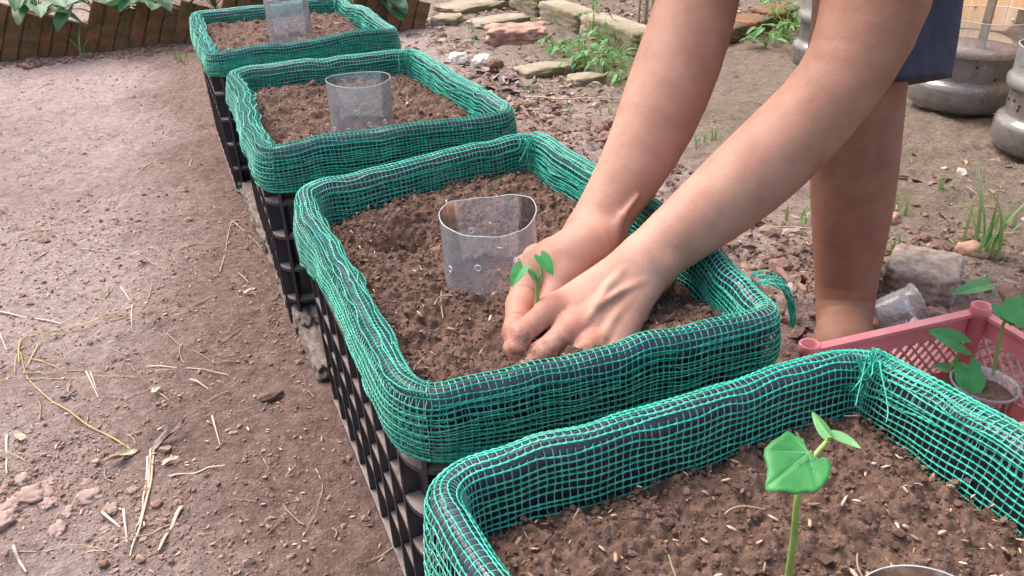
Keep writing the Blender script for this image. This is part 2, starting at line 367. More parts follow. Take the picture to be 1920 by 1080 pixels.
def husk_shape():
    V = [(-1, 0, 0)]
    for x, r in ((-.45, .9), (.35, 1.0)):
        V += [(x, r, 0), (x, 0, r * .6), (x, -r, 0), (x, 0, -r * .6)]
    V += [(1, 0, 0)]; V = np.array(V, float); V[:, 1] *= .32; V[:, 2] *= .3
    F = []
    for k in range(4):
        n = (k + 1) % 4
        F += [(0, 1 + n, 1 + k), (1 + k, 1 + n, 5 + n), (1 + k, 5 + n, 5 + k), (5 + k, 5 + n, 9)]
    return V, np.array(F)
def rand_rot(n, flat=None):
    if flat is None:
        q = rng.normal(size=(n, 4)); q /= np.linalg.norm(q, axis=1, keepdims=True); a, b, c, d = q.T
    else:
        yaw = rng.uniform(0, 2 * np.pi, n); tx = rng.normal(0, flat, n); ty = rng.normal(0, flat, n)
        a, b, c, d = np.cos(yaw / 2), tx, ty, np.sin(yaw / 2); s = np.sqrt(a * a + b * b + c * c + d * d); a, b, c, d = a / s, b / s, c / s, d / s
    return np.stack([np.stack([1-2*(c*c+d*d), 2*(b*c-a*d), 2*(b*d+a*c)], -1), np.stack([2*(b*c+a*d), 1-2*(b*b+d*d), 2*(c*d-a*b)], -1), np.stack([2*(b*d-a*c), 2*(c*d+a*b), 1-2*(b*b+c*c)], -1)], 1)
def scatter(shape, pos, size, jitter=0, flat=None, squash=1.0):
    V, F = shape; n = len(pos)
    W = V[None] * np.asarray(size, float).reshape(n, 1, 1)
    if flat is None: W = W * rng.uniform(.6, 1.35, (n, 1, 3))
    if jitter: W = W * (1 + rng.normal(0, jitter, (n, len(V), 1)))
    W = np.einsum('nij,nkj->nki', rand_rot(n, flat), W); W[..., 2] *= squash; W = W + pos[:, None]
    return W.reshape(-1, 3), (F[None] + (np.arange(n) * len(V))[:, None, None]).reshape(-1, 3)

# ------------------------------------------------------------------ crates wrapped in green net
CRZ = .293
CRATES = {   # outer rim corners: far-left, far-right, near-right, near-left (crate front faces the path on -x)
 'C': [(-.173,.206),(.176,.252),(.172,-.272),(-.177,-.258)],
 'B': [(-.172,.797),(.181,.796),(.196,.330),(-.190,.336)],
 'A': [(-.181,1.425),(.196,1.430),(.212,.990),(-.191,.926)],
 'D': [(-.192,-.326),(.194,-.331),(.207,-.80),(-.180,-.80)]}
BOWS = {(-.173, .206): (0, .020, 0, 0)}      # the worked crate's outer side bulges
def rim_path(q, n, rc=.042):
    q = np.array(q, float); pts = []
    for i in range(4):
        p, a, b = q[i], q[i - 1], q[(i + 1) % 4]
        ua = (a - p) / np.linalg.norm(a - p); ub = (b - p) / np.linalg.norm(b - p)
        t = np.linspace(0, 1, 14)[:, None]
        bw = BOWS.get((round(q[0][0], 3), round(q[0][1], 3)), (0, 0, 0, 0))
        pts.append((1 - t) ** 2 * (p + ua * rc) + 2 * t * (1 - t) * (p + (ua + ub) * rc * .02) + t ** 2 * (p + ub * rc))
        if bw[i]:
            f = np.linspace(0, 1, 14)[1:-1, None]; nb = np.array([-ub[1], ub[0]]); nb = nb if nb @ (p - q.mean(0)) > 0 else -nb
            pts.append((p + ub * rc) * (1 - f) + (b - ub * rc) * f + nb * bw[i] * np.sin(np.pi * f) ** .8)
    P = np.concatenate(pts); P = np.vstack([P, P[:1]])
    s = np.concatenate([[0], np.cumsum(np.linalg.norm(np.diff(P, axis=0), axis=1))])
    u = np.linspace(0, s[-1], n, endpoint=False)
    R = np.stack([np.interp(u, s, P[:, 0]), np.interp(u, s, P[:, 1])], -1)
    R = (np.roll(R, 1, 0) + R * 2 + np.roll(R, -1, 0)) / 4
    T = np.roll(R, -1, 0) - np.roll(R, 1, 0); T /= np.linalg.norm(T, axis=1, keepdims=True)
    Nn = np.stack([-T[:, 1], T[:, 0]], -1)                        # clockwise path -> outward on the left hand
    if ((R - R.mean(0)) * Nn).sum() < 0: Nn = -Nn
    return R, Nn, u, s[-1]
def wob(R, seed):      # how the rim rises and bulges along its way round
    P = np.concatenate([R, np.full((len(R), 1), seed * 3.1)], 1)
    return .0065 * noise(P, 9, seed) + .002 * noise(P, 30, seed + 5), .006 * noise(P, 8, seed + 20) + .0025 * noise(P, 26, seed + 21)
def sweep(q, prof, n=180, seed=1, amp=1.0, closed=True):
    R, Nn, u, _ = rim_path(q, n); dz, dn = wob(R, seed); prof = np.asarray(prof, float)
    D, Z = prof[:, 0], prof[:, 1]
    V = np.empty((n, len(prof), 3)); wz = smoothstep(.2, .27, Z) * amp
    V[..., :2] = R[:, None] + Nn[:, None] * (-D[None, :, None] + (dn[:, None] * wz[None])[..., None])
    V[..., 2] = Z[None] + dz[:, None] * wz[None]
    i = np.arange(n * len(prof)).reshape(n, -1); j = np.roll(i, -1, 0)
    k = np.roll(i, -1, 1) if closed else i[:, 1:]; kk = np.roll(j, -1, 1) if closed else j[:, 1:]
    i0, j0 = (i, j) if closed else (i[:, :-1], j[:, :-1])
    return V.reshape(-1, 3), np.stack([i0, j0, kk, k], -1).reshape(-1, 4)
ca = np.linspace(0, 2 * np.pi, 17)[:-1]
RIM_PROF = np.stack([.0135 + .0105 * np.cos(ca), CRZ - .0165 + .0145 * np.sin(ca)], -1)
def crate_label(k):
    return {'A': 'black crate wrapped in green net at the tilted brick edging end of the row',
            'B': 'black crate wrapped in green net beside the white pebbles, clear bottle ring in it',
            'C': 'black crate wrapped in green net that two hands are planting in',
            'D': 'black crate wrapped in green net holding a seedling with one big leaf'}[k]
def in_frame(V, o): return np.asarray(V) - np.array([o.location[0], o.location[1], o.location[2]])
def make_crate(k, seed, dense=1.0):
    q = CRATES[k]; cen = np.mean(q, 0); z0 = .004
    root = empty('planter_crate', (cen[0], cen[1], z0), crate_label(k), 'crate', 'net wrapped crates in a row')
    off = np.array([cen[0], cen[1], z0])
    V, F = sweep(q, RIM_PROF, 200, seed); MB().add(V, F).build('rim', M['rim'], root, off=off)
    wall = [(.016, .278), (.0235, .278), (.040, .008), (.034, .008)]
    V, F = sweep(q, wall, 160, seed, 1.0); MB().add(V, F).build('wall', M['black'], root, smooth=False, off=off)
    R, Nn, u, Lp = rim_path(q, 120); b = MB()                              # floor of the crate
    ring = np.concatenate([R - Nn * .04, np.full((120, 1), .012)], 1)
    b.add(np.vstack([ring, [[cen[0], cen[1], .012]]]), np.array([(i, (i + 1) % 120, 120) for i in range(120)])); b.build('base', M['black'], root, off=off)
    # horizontal ledges run right round; upright ribs stand between them
    zs = [.002, .052, .104, .156, .208]
    for i, z in enumerate(zs):
        inn = .037 - .012 * (z / .21) ; out = .016 - .010 * (z / .21) - (.004 if i == 0 else 0)
        V, F = sweep(q, [(out, z), (out, z + .0045), (inn, z + .0045), (inn, z)], 160, seed, 0)
        MB().add(V, F).build('ledge', M['black'], root, smooth=False, off=off)
    # one rib mesh shared by every rib of a crate
    ro, ri = .0005, .029
    rib = mesh_data('rib', np.array([(-.0021, .0, .004), (.0021, .0, .004), (.0021, .024, .004), (-.0021, .024, .004), (-.0021, .008, .25), (.0021, .008, .25), (.0021, .032, .25), (-.0021, .032, .25)]) , np.array([(0,3,2,1),(4,5,6,7),(0,1,5,4),(1,2,6,5),(2,3,7,6),(3,0,4,7)]), False)
    qq = np.array(q)
    nr = int(Lp / .046); Rp, Np, _, _ = rim_path(q, nr * 8)
    for p, nv in zip(Rp[::8], Np[::8]):
        o = link('rib', rib, M['black'], root); o.location = (p[0] - nv[0] * .037 - cen[0], p[1] - nv[1] * .037 - cen[1], -z0)
        o.rotation_euler = (0, 0, math.atan2(nv[1], nv[0]) - math.pi / 2)
    # ---- the net: knitted rows along the rim and thin threads across it
    cell = .0058
    ncol = int(Lp / cell)
    def net(nm, prof_fn, span, rows, seedn, amp=1.0, colfac=1.0, lift=0.0, mats=('net', 'net_fine')):
        nn = 3 * int(ncol * span[1]) ; R, Nn, u, Lq = rim_path(q, 900)
        def surf(S, Tt):           # S fraction of the way round, Tt 0 inside .. 1 outside bottom
            ii = (S % 1.0) * 900; i0 = np.floor(ii).astype(int) % 900; f = (ii - np.floor(ii))[..., None]
            r = R[i0] * (1 - f) + R[(i0 + 1) % 900] * f; n = Nn[i0] * (1 - f) + Nn[(i0 + 1) % 900] * f
            D, Z = prof_fn(S, Tt)
            dz, dn = wob(r.reshape(-1, 2), seed); dz = dz.reshape(S.shape); dn = dn.reshape(S.shape)
            loose = np.clip(np.abs(Tt - .52) * 2.3 - .28, 0, 1)
            w1 = smoothstep(.2, .27, Z)
            P3 = np.stack([S * Lq * 1.0, Tt * .3, np.full_like(S, seedn * 1.7)], -1)
            fold = loose * (.0045 * noise(np.stack([S * Lq, Tt * .06, np.full_like(S, seedn)], -1), 26, seedn) + .0035 * noise(P3, 34, seedn + 3)) * amp
            sag = .0045 * noise(np.stack([S * Lq, Tt * .12, np.full_like(S, seedn + .5)], -1), 14, seedn + 8) * amp
            fold = np.where(Tt > .5, np.abs(fold), -np.abs(fold))
            xy = r + n * (-D + dn * w1 + fold + lift * .5)[..., None]
            return np.concatenate([xy, (Z + dz * w1 + sag * loose + lift)[..., None]], -1)
        nrow = rows
        s0, s1 = span[0], span[0] + span[1]
        closed = span[1] >= .999
        npt = int(ncol * span[1] * 2)
        sl = np.linspace(s0, s1, npt, endpoint=not closed)
        tt = np.linspace(0, 1, nrow)
        jit = .12 / nrow
        S, T = np.meshgrid(sl, tt); T = np.clip(T + jit * noise(np.stack([S * Lq, T * 9, 0 * S], -1), 40, seedn + 31) * 2, 0, 1)
        P = surf(S, T); rad = .00092 * (1 + .32 * np.where(np.arange(npt) % 2 == 0, 1, -1))[None] * np.ones((nrow, 1))
        rad[0] *= 1.5; rad[-1] *= 1.9
        b = MB(); b.add(*tubes(P, rad, 3, closed))
        net_o = b.build(nm, M[mats[0]], root, off=off); net_o['kind'] = 'stuff'
        nc = int(ncol * span[1] * colfac); m = nrow * 2 - 1
        sc = np.linspace(s0, s1, nc, endpoint=not closed); S, T = np.meshgrid(sc, np.linspace(0, 1, m), indexing='ij')
        S = S + .0009 * noise(np.stack([S * 60, T * 6, 0 * S], -1), 1.7, seedn + 41)
        b = MB(); b.add(*tubes(surf(S, T), .00045, 3, False)); o = b.build('net_threads', M[mats[1]], root, off=off); o['kind'] = 'stuff'
    # s=0 at the far-left corner, going round: far side, right side, near side, left side
    seglen = [np.linalg.norm(qq[(i + 1) % 4] - qq[i]) for i in range(4)]; cum = np.cumsum([0] + seglen) / sum(seglen)
    skirt_t = {'C': (.085, .07, .072, .030), 'B': (.06, .06, .046, .034), 'A': (.06, .06, .032, .030), 'D': (.10, .08, .09, .15)}[k]
    def skirt(S):
        S = S % 1.0; mid = (cum[:-1] + cum[1:]) / 2
        xs = np.concatenate([[mid[3] - 1], mid, [mid[0] + 1]]); ys = np.concatenate([[skirt_t[3]], skirt_t, [skirt_t[0]]])
        return np.interp(S, xs, ys) + .012 * noise(np.stack([S * 12, 0 * S + seed], -1), 1.0, seed + 60)
    aa = np.linspace(0, 1, 60)
    def prof(S, T):
        # T 0..0.36 inner wall, 0.36..0.62 over the rim, 0.62..1 outer skirt
        D = np.empty_like(T); Z = np.empty_like(T); sk = skirt(S)
        a = np.clip(T / .36, 0, 1); i_ = T < .36
        b2 = np.clip((T - .36) / .26, 0, 1); o_ = T > .62; c2 = np.clip((T - .62) / .38, 0, 1)
        th = np.pi * b2; rr = .0185
        D = .0135 + .0125 * np.cos(th); Z = CRZ - .0165 + .0165 * np.sin(th)
        D = np.where(i_, .0262 + .005 * (1 - a), D); Z = np.where(i_, CRZ - .0165 - .056 * (1 - a), Z)
        D = np.where(o_, .001 - .004 * np.sin(np.pi * c2) + .002 * c2, D); Z = np.where(o_, CRZ - .0165 - sk * c2, Z)
        return D, Z
    net('net', prof, (0, 1.0), int(31 * dense) , seed * 10)
    # a second, loosely folded layer of the net hangs over the path side
    if k != 'D':
        net('net', lambda S, T: (lambda d: (d[0] - .0018, d[1]))(prof(S, .38 + T * .6)), (cum[3] + .012, (1 - cum[3]) - .02), 12, seed * 10 + 3, 1.4, 1.15, .0015)
    net('net', lambda S, T: (lambda d: (d[0] - .0015, d[1] + .001))(prof(S, .30 + T * .36)), (cum[1] + .02, (cum[2] - cum[1]) * .7), 9, seed * 10 + 5, 1.2, 1.1, .001)
    if k != 'D': net('net', lambda S, T: (lambda d: (d[0] + .0006, d[1] - .001))(prof(S, T * .37)), (.002, .996), 11, seed * 10 + 7, .6, .7, 0, ('net', 'net'))
    net('net', lambda S, T: (lambda d: (d[0] + .001, d[1]))(prof(S, .60 + T * .36)), (cum[2] - .02, (cum[3] - cum[2]) + .03), 10, seed * 10 + 8, .6, .7, 0, ('net', 'net'))
    # corner where the net was gathered and tied
    p = np.array(q[1]) ; b = MB()
    for i in range(26):
        a0 = rng.uniform(0, 6.28); t = np.linspace(0, 1, 9)[:, None]
        st = np.array([p[0] - .03, p[1] - .03, CRZ + .002]) + rng.normal(0, .006, 3) * (1, 1, .3); en = st + np.array([rng.normal(0, .012), rng.normal(0, .012), -.012 - rng.random() * .02])
        b.add(*tubes(st * (1 - t) + en * t + .004 * np.sin(t * 5 + a0) * np.array([math.cos(a0), math.sin(a0), .4]), .0006, 3))
    o = b.build('net_knot', M['net'], root, off=off); o['kind'] = 'stuff'
    return root
crate_objs = {}
for k, sd_ in (('C', 3), ('B', 5), ('A', 8), ('D', 2)): crate_objs[k] = make_crate(k, sd_, 1.0)

# loose end of net hanging from the worked crate's outer corner
def net_tail():
    A, B = at(1420, 522, .292), at(1485, 610, .240); t = np.linspace(0, 1, 18)[:, None]; b = MB(); P = []
    for j in range(8):
        w_ = (j - 3.5) * .0036; side = np.array([.25, .95, .1])
        P.append(A * (1 - t) + B * t + side * w_ * (1 - .75 * t) + np.array([.010, 0, .012]) * np.sin(t * 3.1) + .0022 * np.sin(t * 9 + j * 1.7) * np.array([.6, 0, 1]))
    P = np.array(P); b.add(*tubes(P, .0008, 3)); b.add(*tubes(np.swapaxes(P, 0, 1), .0005, 3))
    r = crate_objs['C']; o = b.build('net_tail', M['net'], r, off=np.array(r.location)); o['kind'] = 'stuff'
net_tail()

# ---- soil inside, with crumbs and husks
def soil_height(k, x, y):
    P = np.stack([x, y], -1); s = {'A': 3, 'B': 4, 'C': 5, 'D': 6}[k]
    base = {'A': .262, 'B': .256, 'C': .252, 'D': .250}[k]
    z = base + .007 * fbm(P, 9, 3, .5, s * 7) + .0055 * fbm(P, 36, 3, .6, s * 7 + 3) + .0040 * fbm(P, 120, 3, .75, s * 7 + 5)
    if k == 'C':
        z = z - .048 * np.exp(-(((x + .062) / .036) ** 2 + ((y - .095) / .030) ** 2)) + .012 * np.exp(-(((x + .115) / .04) ** 2 + ((y - .03) / .06) ** 2)) + .010 * np.exp(-(((x - .05) / .09) ** 2 + ((y - .17) / .06) ** 2))
        z = z - .006 * np.exp(-(((x + .03) / .06) ** 2 + ((y + .15) / .05) ** 2))
    return z
def make_soil(k, h, ncr, nhu):
    q = np.array(CRATES[k]); lo, hi = q.min(0), q.max(0)
    n, m = int((hi[0] - lo[0]) / h), int((hi[1] - lo[1]) / h)
    U, Vv = np.meshgrid(np.linspace(0, 1, n), np.linspace(0, 1, m), indexing='ij')
    def quad(U, Vv, ins=.027):
        c = q.mean(0); qi = np.array([p + (np.sign(c - p)) * ins for p in q])
        return ((1 - U) * (1 - Vv))[..., None] * qi[3] + (U * (1 - Vv))[..., None] * qi[2] + (U * Vv)[..., None] * qi[1] + ((1 - U) * Vv)[..., None] * qi[0]
    XY = quad(U, Vv); XY[..., 0] += (.018 if k == 'C' else 0) * np.sin(np.pi * Vv) * U; Z = soil_height(k, XY[..., 0], XY[..., 1])
    ed = np.minimum(np.minimum(U, 1 - U) * (hi[0] - lo[0]), np.minimum(Vv, 1 - Vv) * (hi[1] - lo[1])); Z = Z - .006 * (1 - smoothstep(0, .03, ed))
    # skirt down so the soil is a body, not a sheet
    idx = np.arange(n * m).reshape(n, m); V = np.concatenate([XY, Z[..., None]], -1).reshape(-1, 3); F = grid_faces(n, m)
    loop = np.concatenate([idx[:, 0], idx[-1, 1:], idx[-2::-1, -1], idx[0, -2:0:-1]]); low = V[loop].copy(); low[:, 2] = .03; low[:, :2] += (q.mean(0) - low[:, :2]) * .05
    j = np.arange(len(loop)); F2 = np.stack([loop, len(V) + j, len(V) + np.roll(j, -1), np.roll(loop, -1)], -1)
    lab = {'A': 'brown soil filling the net wrapped crate by the tilted bricks', 'B': 'brown soil filling the crate beside the white pebbles',
           'C': 'dug brown soil in the crate under the two hands', 'D': 'crumbly brown soil around the big leafed seedling'}[k]
    o = tag(link('soil_bed', mesh_data('soil_bed', np.vstack([V, low]), [F, F2]), M['soil']), lab, 'soil', 'soil beds in the crates')
    def pts(nn):
        a, b = rng.random(nn), rng.random(nn); p = quad(a, b, .031); return np.concatenate([p, soil_height(k, p[:, 0], p[:, 1])[:, None]], 1)
    p = pts(ncr); s = np.exp(rng.normal(-6.95, .55, ncr)).clip(.0006, .006); p[:, 2] += s * .05
    c = MB().add(*scatter(ico(), p, s, .24, None, .85)).build('soil_crumbs', M['crumb'], o, smooth=False); c['kind'] = 'stuff'
    p = pts(nhu); p[:, 2] += .0022; s = rng.uniform(.0020, .0056 if k == 'D' else .0046, nhu)
    c = MB().add(*scatter(husk_shape(), p, s, .05, .3)).build('rice_husks', M['husk'], o); c['kind'] = 'stuff'
    # a few fibres
    b = MB()
    for i in range(int(nhu * .06)):
        a = pts(1)[0]; d = rng.uniform(0, 6.28); ln = rng.uniform(.012, .035); t = np.linspace(0, 1, 7)[:, None]
        P = a + t * ln * np.array([math.cos(d), math.sin(d), rng.uniform(0, .35)]) + np.sin(t * 3) * rng.normal(0, .004, 3); P[:, 2] += .004
        b.add(*tubes(P, .0006, 4))
    c = b.build('root_fibres', M['straw'], o); c['kind'] = 'stuff'
    return o
make_soil('C', .0019, 8000, 170); make_soil('D', .0018, 9000, 380); make_soil('B', .0030, 3500, 150); make_soil('A', .0045, 1400, 110)

# ------------------------------------------------------------------ cut bottle rings
def bottle_ring(k, base, r, h, wave, lean, holes, label, slit=0.0, seg=64):
    base = np.asarray(base, float); root = empty('bottle_ring', base, label, 'bottle ring', 'cut clear bottle rings')
    an = np.arange(seg) * 2 * np.pi / seg
    top = h + wave(an); nz = 9; V = []
    lx, ly = lean
    def surf(a, f, rr=r):
        z = -.02 + (.02 + np.interp(a % (2 * np.pi), np.append(an, 2 * np.pi), np.append(top, top[0]))) * f
        sq = 1 + .025 * np.cos(2 * a + .6) + .012 * np.cos(3 * a)
        return np.stack([rr * sq * np.cos(a) + lx * z, rr * sq * np.sin(a) + ly * z, z], -1)
    fs = np.linspace(0, 1, nz)
    A, Fm = np.meshgrid(an, fs); V = np.concatenate([surf(A, Fm).reshape(-1, 3), surf(A, Fm, r - .0006).reshape(-1, 3)])
    i = np.arange(nz * seg).reshape(nz, seg); Q = np.stack([i[:-1], np.roll(i[:-1], -1, 1), np.roll(i[1:], -1, 1), i[1:]], -1).reshape(-1, 4)
    Q2 = Q[:, ::-1] + nz * seg; t = i[-1]; Q3 = np.stack([t, np.roll(t, -1), np.roll(t, -1) + nz * seg, t + nz * seg], -1)
    link('bottle_wall', mesh_data('bottle_wall', V[:nz * seg], Q), M['clear'], root)
    link('cut_edge', mesh_data('cut_edge', *tubes(surf(an, np.ones(seg), r), .0005, 6, True)), M['clear_edge'], root)
    for (a, f) in holes:                                # melted ventilation holes leave a raised ring
        p = surf(np.array([a]), np.array([f]), r + .0004)[0]; u1 = np.array([-math.sin(a), math.cos(a), 0]); u2 = np.array([0, 0, 1.])
        c = np.arange(12) * 2 * np.pi / 12; R = p + .0030 * (np.cos(c)[:, None] * u1 + np.sin(c)[:, None] * u2)
        link('vent_hole', mesh_data('vent_hole', *tubes(R, .0007, 5, True)), M['clear_edge'], root)
    return root
def soilz(k, x, y): return float(soil_height(k, np.array(x), np.array(y)))
def ring_at(k, px, py, back):
    # px,py: where the front of the ring meets the soil
    z = {'A': .262, 'B': .256, 'C': .250, 'D': .25}[k]; p = at(px, py, z); v = p[:2] - CAM[:2]; v /= np.linalg.norm(v)
    return np.array([p[0] + v[0] * back, p[1] + v[1] * back, z])
# directions (angle from +x) that face the path: about -113 degrees
FA = math.atan2(-CF[1], -CF[0])
bottle_ring('C', ring_at('C', 922, 562, .046), .0465, .072, lambda a: .003 * np.cos(a - FA - 2.6) + .0028 * np.cos(2 * (a - FA) + 2.6) + .0015 * np.cos(3 * (a - FA)) + .0005 * np.cos(9 * a), (-.03, -.02),
    [(FA - .22, .62), (FA + .62, .66), (FA - .25, .26), (FA + .28, .22), (FA - .95, .5), (FA + .9, .3), (FA + 2.6, .5), (FA - 2.7, .6)], 'clear bottle ring with a wavy cut top beside the planting hands')
bottle_ring('B', ring_at('B', 682, 258, .044), .046, .076, lambda a: .0015 * np.cos(2 * a), (0, -.02),
    [(FA - .3, .33), (FA + .05, .62), (FA + .42, .42), (FA + .22, .12), (FA - .9, .3), (FA + 1.0, .4), (FA + 2.8, .5)], 'clear bottle ring standing in the crate beside the white pebbles')
bottle_ring('A', ring_at('A', 548, 80, .044), .045, .086, lambda a: .001 * np.cos(2 * a), (-.03, 0),
    [(FA - .5, .4), (FA + .1, .5), (FA + .05, .32), (FA + .7, .5), (FA - .3, .2), (FA + .6, .25)], 'clear bottle ring in the crate next to the tilted bricks')
pD = at(1716, 1222, .25)
bottle_ring('D', np.array([pD[0], pD[1], .25]), .036, .028, lambda a: .002 * np.cos(a), (0, 0), [(FA, .5), (FA + 1, .6)], 'low clear bottle ring in the soil near the big leafed seedling')

# ------------------------------------------------------------------ seedlings
def leaf_vf(base, tip, up, width, fold=.25, droop=.2, lobes=0, n=14, m=9, wavy=.0, seed=0, notch=.12):
    "blade from its stalk joint to its tip; up is the way its face looks"
    base, tip, up = (np.asarray(v, float) for v in (base, tip, up)); ax = tip - base; ln = np.linalg.norm(ax); ax /= ln
    up = up - ax * (up @ ax); up /= np.linalg.norm(up); sd = np.cross(ax, up)
    u = np.linspace(0, 1, n); v = np.linspace(-1, 1, m); U, Vv = np.meshgrid(u, v, indexing='ij')
    wf = np.sin(np.pi * np.clip(U * .93 + .05, 0, 1) ** .62) ** .8
    if lobes: wf = wf * (1 + .10 * np.cos(U * lobes * 2 * np.pi) * smoothstep(.05, .2, U) + .03 * np.cos(U * 40))
    back = notch * (np.abs(Vv) ** 1.2) * (1 - U) ** 2 * 1.6
    w_ = width / 2 * wf
    P = base + ax * ((U - back)[..., None] * ln) + sd * ((Vv * w_)[..., None]) + up * ((np.abs(Vv) * w_ * fold - droop * ln * U ** 2 - .02 * ln * np.cos(Vv * 9) * (np.abs(Vv) < .15) + wavy * ln * np.sin(U * 9 + Vv * 4 + seed))[..., None])
    return P.reshape(-1, 3), grid_faces(n, m)
def stalk(pts, r0, r1, sides=7):
    pts = np.asarray(pts, float); n = 4 * (len(pts) - 1) + 1; t = np.linspace(0, len(pts) - 1, n); k = np.arange(len(pts))
    P = np.stack([np.interp(t, k, pts[:, i]) for i in range(3)], -1)
    for _ in range(3): P[1:-1] = (P[:-2] + 2 * P[1:-1] + P[2:]) / 4
    return tubes(P, np.linspace(r0, r1, n), sides)
CAMUP = -CF
def seedling(label, base, stem_parts, leaves):
    root = empty('seedling', base, label, 'seedling', 'young vine seedlings')
    for pts, r0, r1 in stem_parts: MB().add(*stalk(pts, r0, r1)).build('stem', M['stem'], root, off=base)
    for (b, t, up, w_, kw) in leaves:
        kw = dict(kw); mm = kw.pop('mat', 'leaf')
        o = MB().add(*leaf_vf(b, t, up, w_, **kw)).build('leaf', M[mm], root, off=base)
        b_, t_ = np.asarray(b, float), np.asarray(t, float); tt = np.linspace(0, .9, 8)[:, None]     # midrib
    return root
dD = .60
s0 = at(1481, 1072, .25); dep = lambda p: float((p - CAM) @ CF)
d0 = dep(s0)
j1 = atd(1494, 930, d0 - .035); j2 = atd(1512, 872, d0 - .04); j3 = atd(1522, 852, d0 - .045); j4 = atd(1557, 820, d0 - .035)
def big_leaf():
    root = seedling('seedling with one big lobed leaf growing alone in the soil', s0, [([s0 - [0, 0, .01], atd(1490, 1000, d0 - .02), j1, j2, j4], .0024, .0014), ([j3, atd(1519, 848, d0 - .055), atd(1517, 850, d0 - .06)], .0013, .0011)], [
        (j4, atd(1612, 846, d0 - .045), np.array([  .1, .2, 1.]), .012, dict(fold=.5, droop=-.1, mat='leaf_pale', n=10)),
        (j4, atd(1523, 772, d0 - .02), np.array([-.9, -.4, .6]), .007, dict(fold=.9, droop=.0, mat='leaf_pale', n=10))])
    # five-lobed blade, facing the path, hung from its stalk
    c = atd(1517, 850, d0 - .06); ol = [(1517,850),(1512,838),(1505,822),(1492,818),(1474,806),(1466,818),(1448,826),(1429,846),(1436,866),(1440,880),(1437,900),(1432,920),(1452,924),(1474,920),(1490,930),(1512,920),(1528,926),(1544,912),(1554,896),(1560,874),(1552,858),(1538,858),(1524,864)]
    ol = np.array(ol, float); n = len(ol); t = np.arange(n); tt = np.linspace(0, n, 92, endpoint=False)
    O = np.stack([np.interp(tt, np.arange(n + 1), np.append(ol[:, i], ol[0, i])) for i in range(2)], -1)
    for _ in range(4): O = (np.roll(O, 1, 0) + 2 * O + np.roll(O, -1, 0)) / 4
    O = O + .7 * np.stack([np.cos(tt * 7), np.sin(tt * 9)], -1)
    cc = np.array([1500., 872.]); V = []; rings = np.linspace(0, 1, 9)
    cx, cy = 1517, 850
    tips = [(1432, 918), (1430, 846), (1474, 808), (1535, 925), (1558, 880)]
    for f in rings:
        for o in O:
            p = cc + (o - cc) * f; rr = np.hypot(*(p - (cx, cy))) / 100
            vein = min(abs(np.cross(np.array(tp) - (cx, cy), p - (cx, cy))) / np.hypot(*(np.array(tp) - (cx, cy))) + (0 if np.dot(np.array(tp) - (cx, cy), p - (cx, cy)) > 0 else 30) for tp in tips)
            dpt = d0 - .063 - .016 * (p[1] - 850) / 80 + .0008 * math.exp(-(vein / 4.0) ** 2) - .0010 * math.sin(p[0] * .07) * rr + .006 * max(0, rr - .75)
            V.append(atd(p[0], p[1], dpt))
    m = len(O); i = np.arange(9 * m).reshape(9, m); Q = np.stack([i[:-1], np.roll(i[:-1], -1, 1), np.roll(i[1:], -1, 1), i[1:]], -1).reshape(-1, 4)
    o = MB().add(np.array(V), Q).build('leaf', M['leaf'], root, off=s0); md = o.modifiers.new('thickness', 'SOLIDIFY'); md.thickness = .0006
    o['label'] = 'large five lobed green leaf'
    # veins
    b = MB()
    for tp in tips:
        tp = np.array(tp, float); t = np.linspace(0, .93, 8); pts = []
        for f in t:
            p = np.array([cx, cy]) + (tp - (cx, cy)) * f; rr = np.hypot(*(p - (cx, cy))) / 100
            pts.append(atd(p[0], p[1], d0 - .063 - .016 * (p[1] - 850) / 80 + .0004 - .0010 * math.sin(p[0] * .07) * rr + .006 * max(0, rr - .75)))
        b.add(*tubes(np.array(pts), np.linspace(.0009, .0003, 8), 4))
    v = b.build('vein', M['leaf_pale'], o)
    v.location = [-x for x in s0]
big_leaf()
# the seedling between the hands
h0 = atd(1000, 612, .752); hj = atd(1008, 527, .735)
seedling('small drooping seedling held upright between two hands', h0, [([h0, atd(1006, 575, .745), hj], .0026, .0020), ([hj, atd(1000, 508, .73), atd(985, 502, .725), atd(978, 501, .722)], .0013, .0009), ([hj, atd(1016, 512, .735), atd(1014, 496, .735), atd(1018, 490, .735)], .0012, .0009)], [
    (atd(980, 499, .722), atd(958, 533, .715), CAMUP + np.array([-.5, 0, .3]), .014, dict(fold=.3, droop=.2)),
    (atd(1013, 480, .735), atd(1038, 513, .728), CAMUP + np.array([.3, 0, .5]), .014, dict(fold=.25, droop=.15)),
    (hj, atd(984, 503, .722), CAMUP + np.array([0, 0, .8]), .010, dict(fold=.4, droop=-.1, mat='leaf_pale'))])

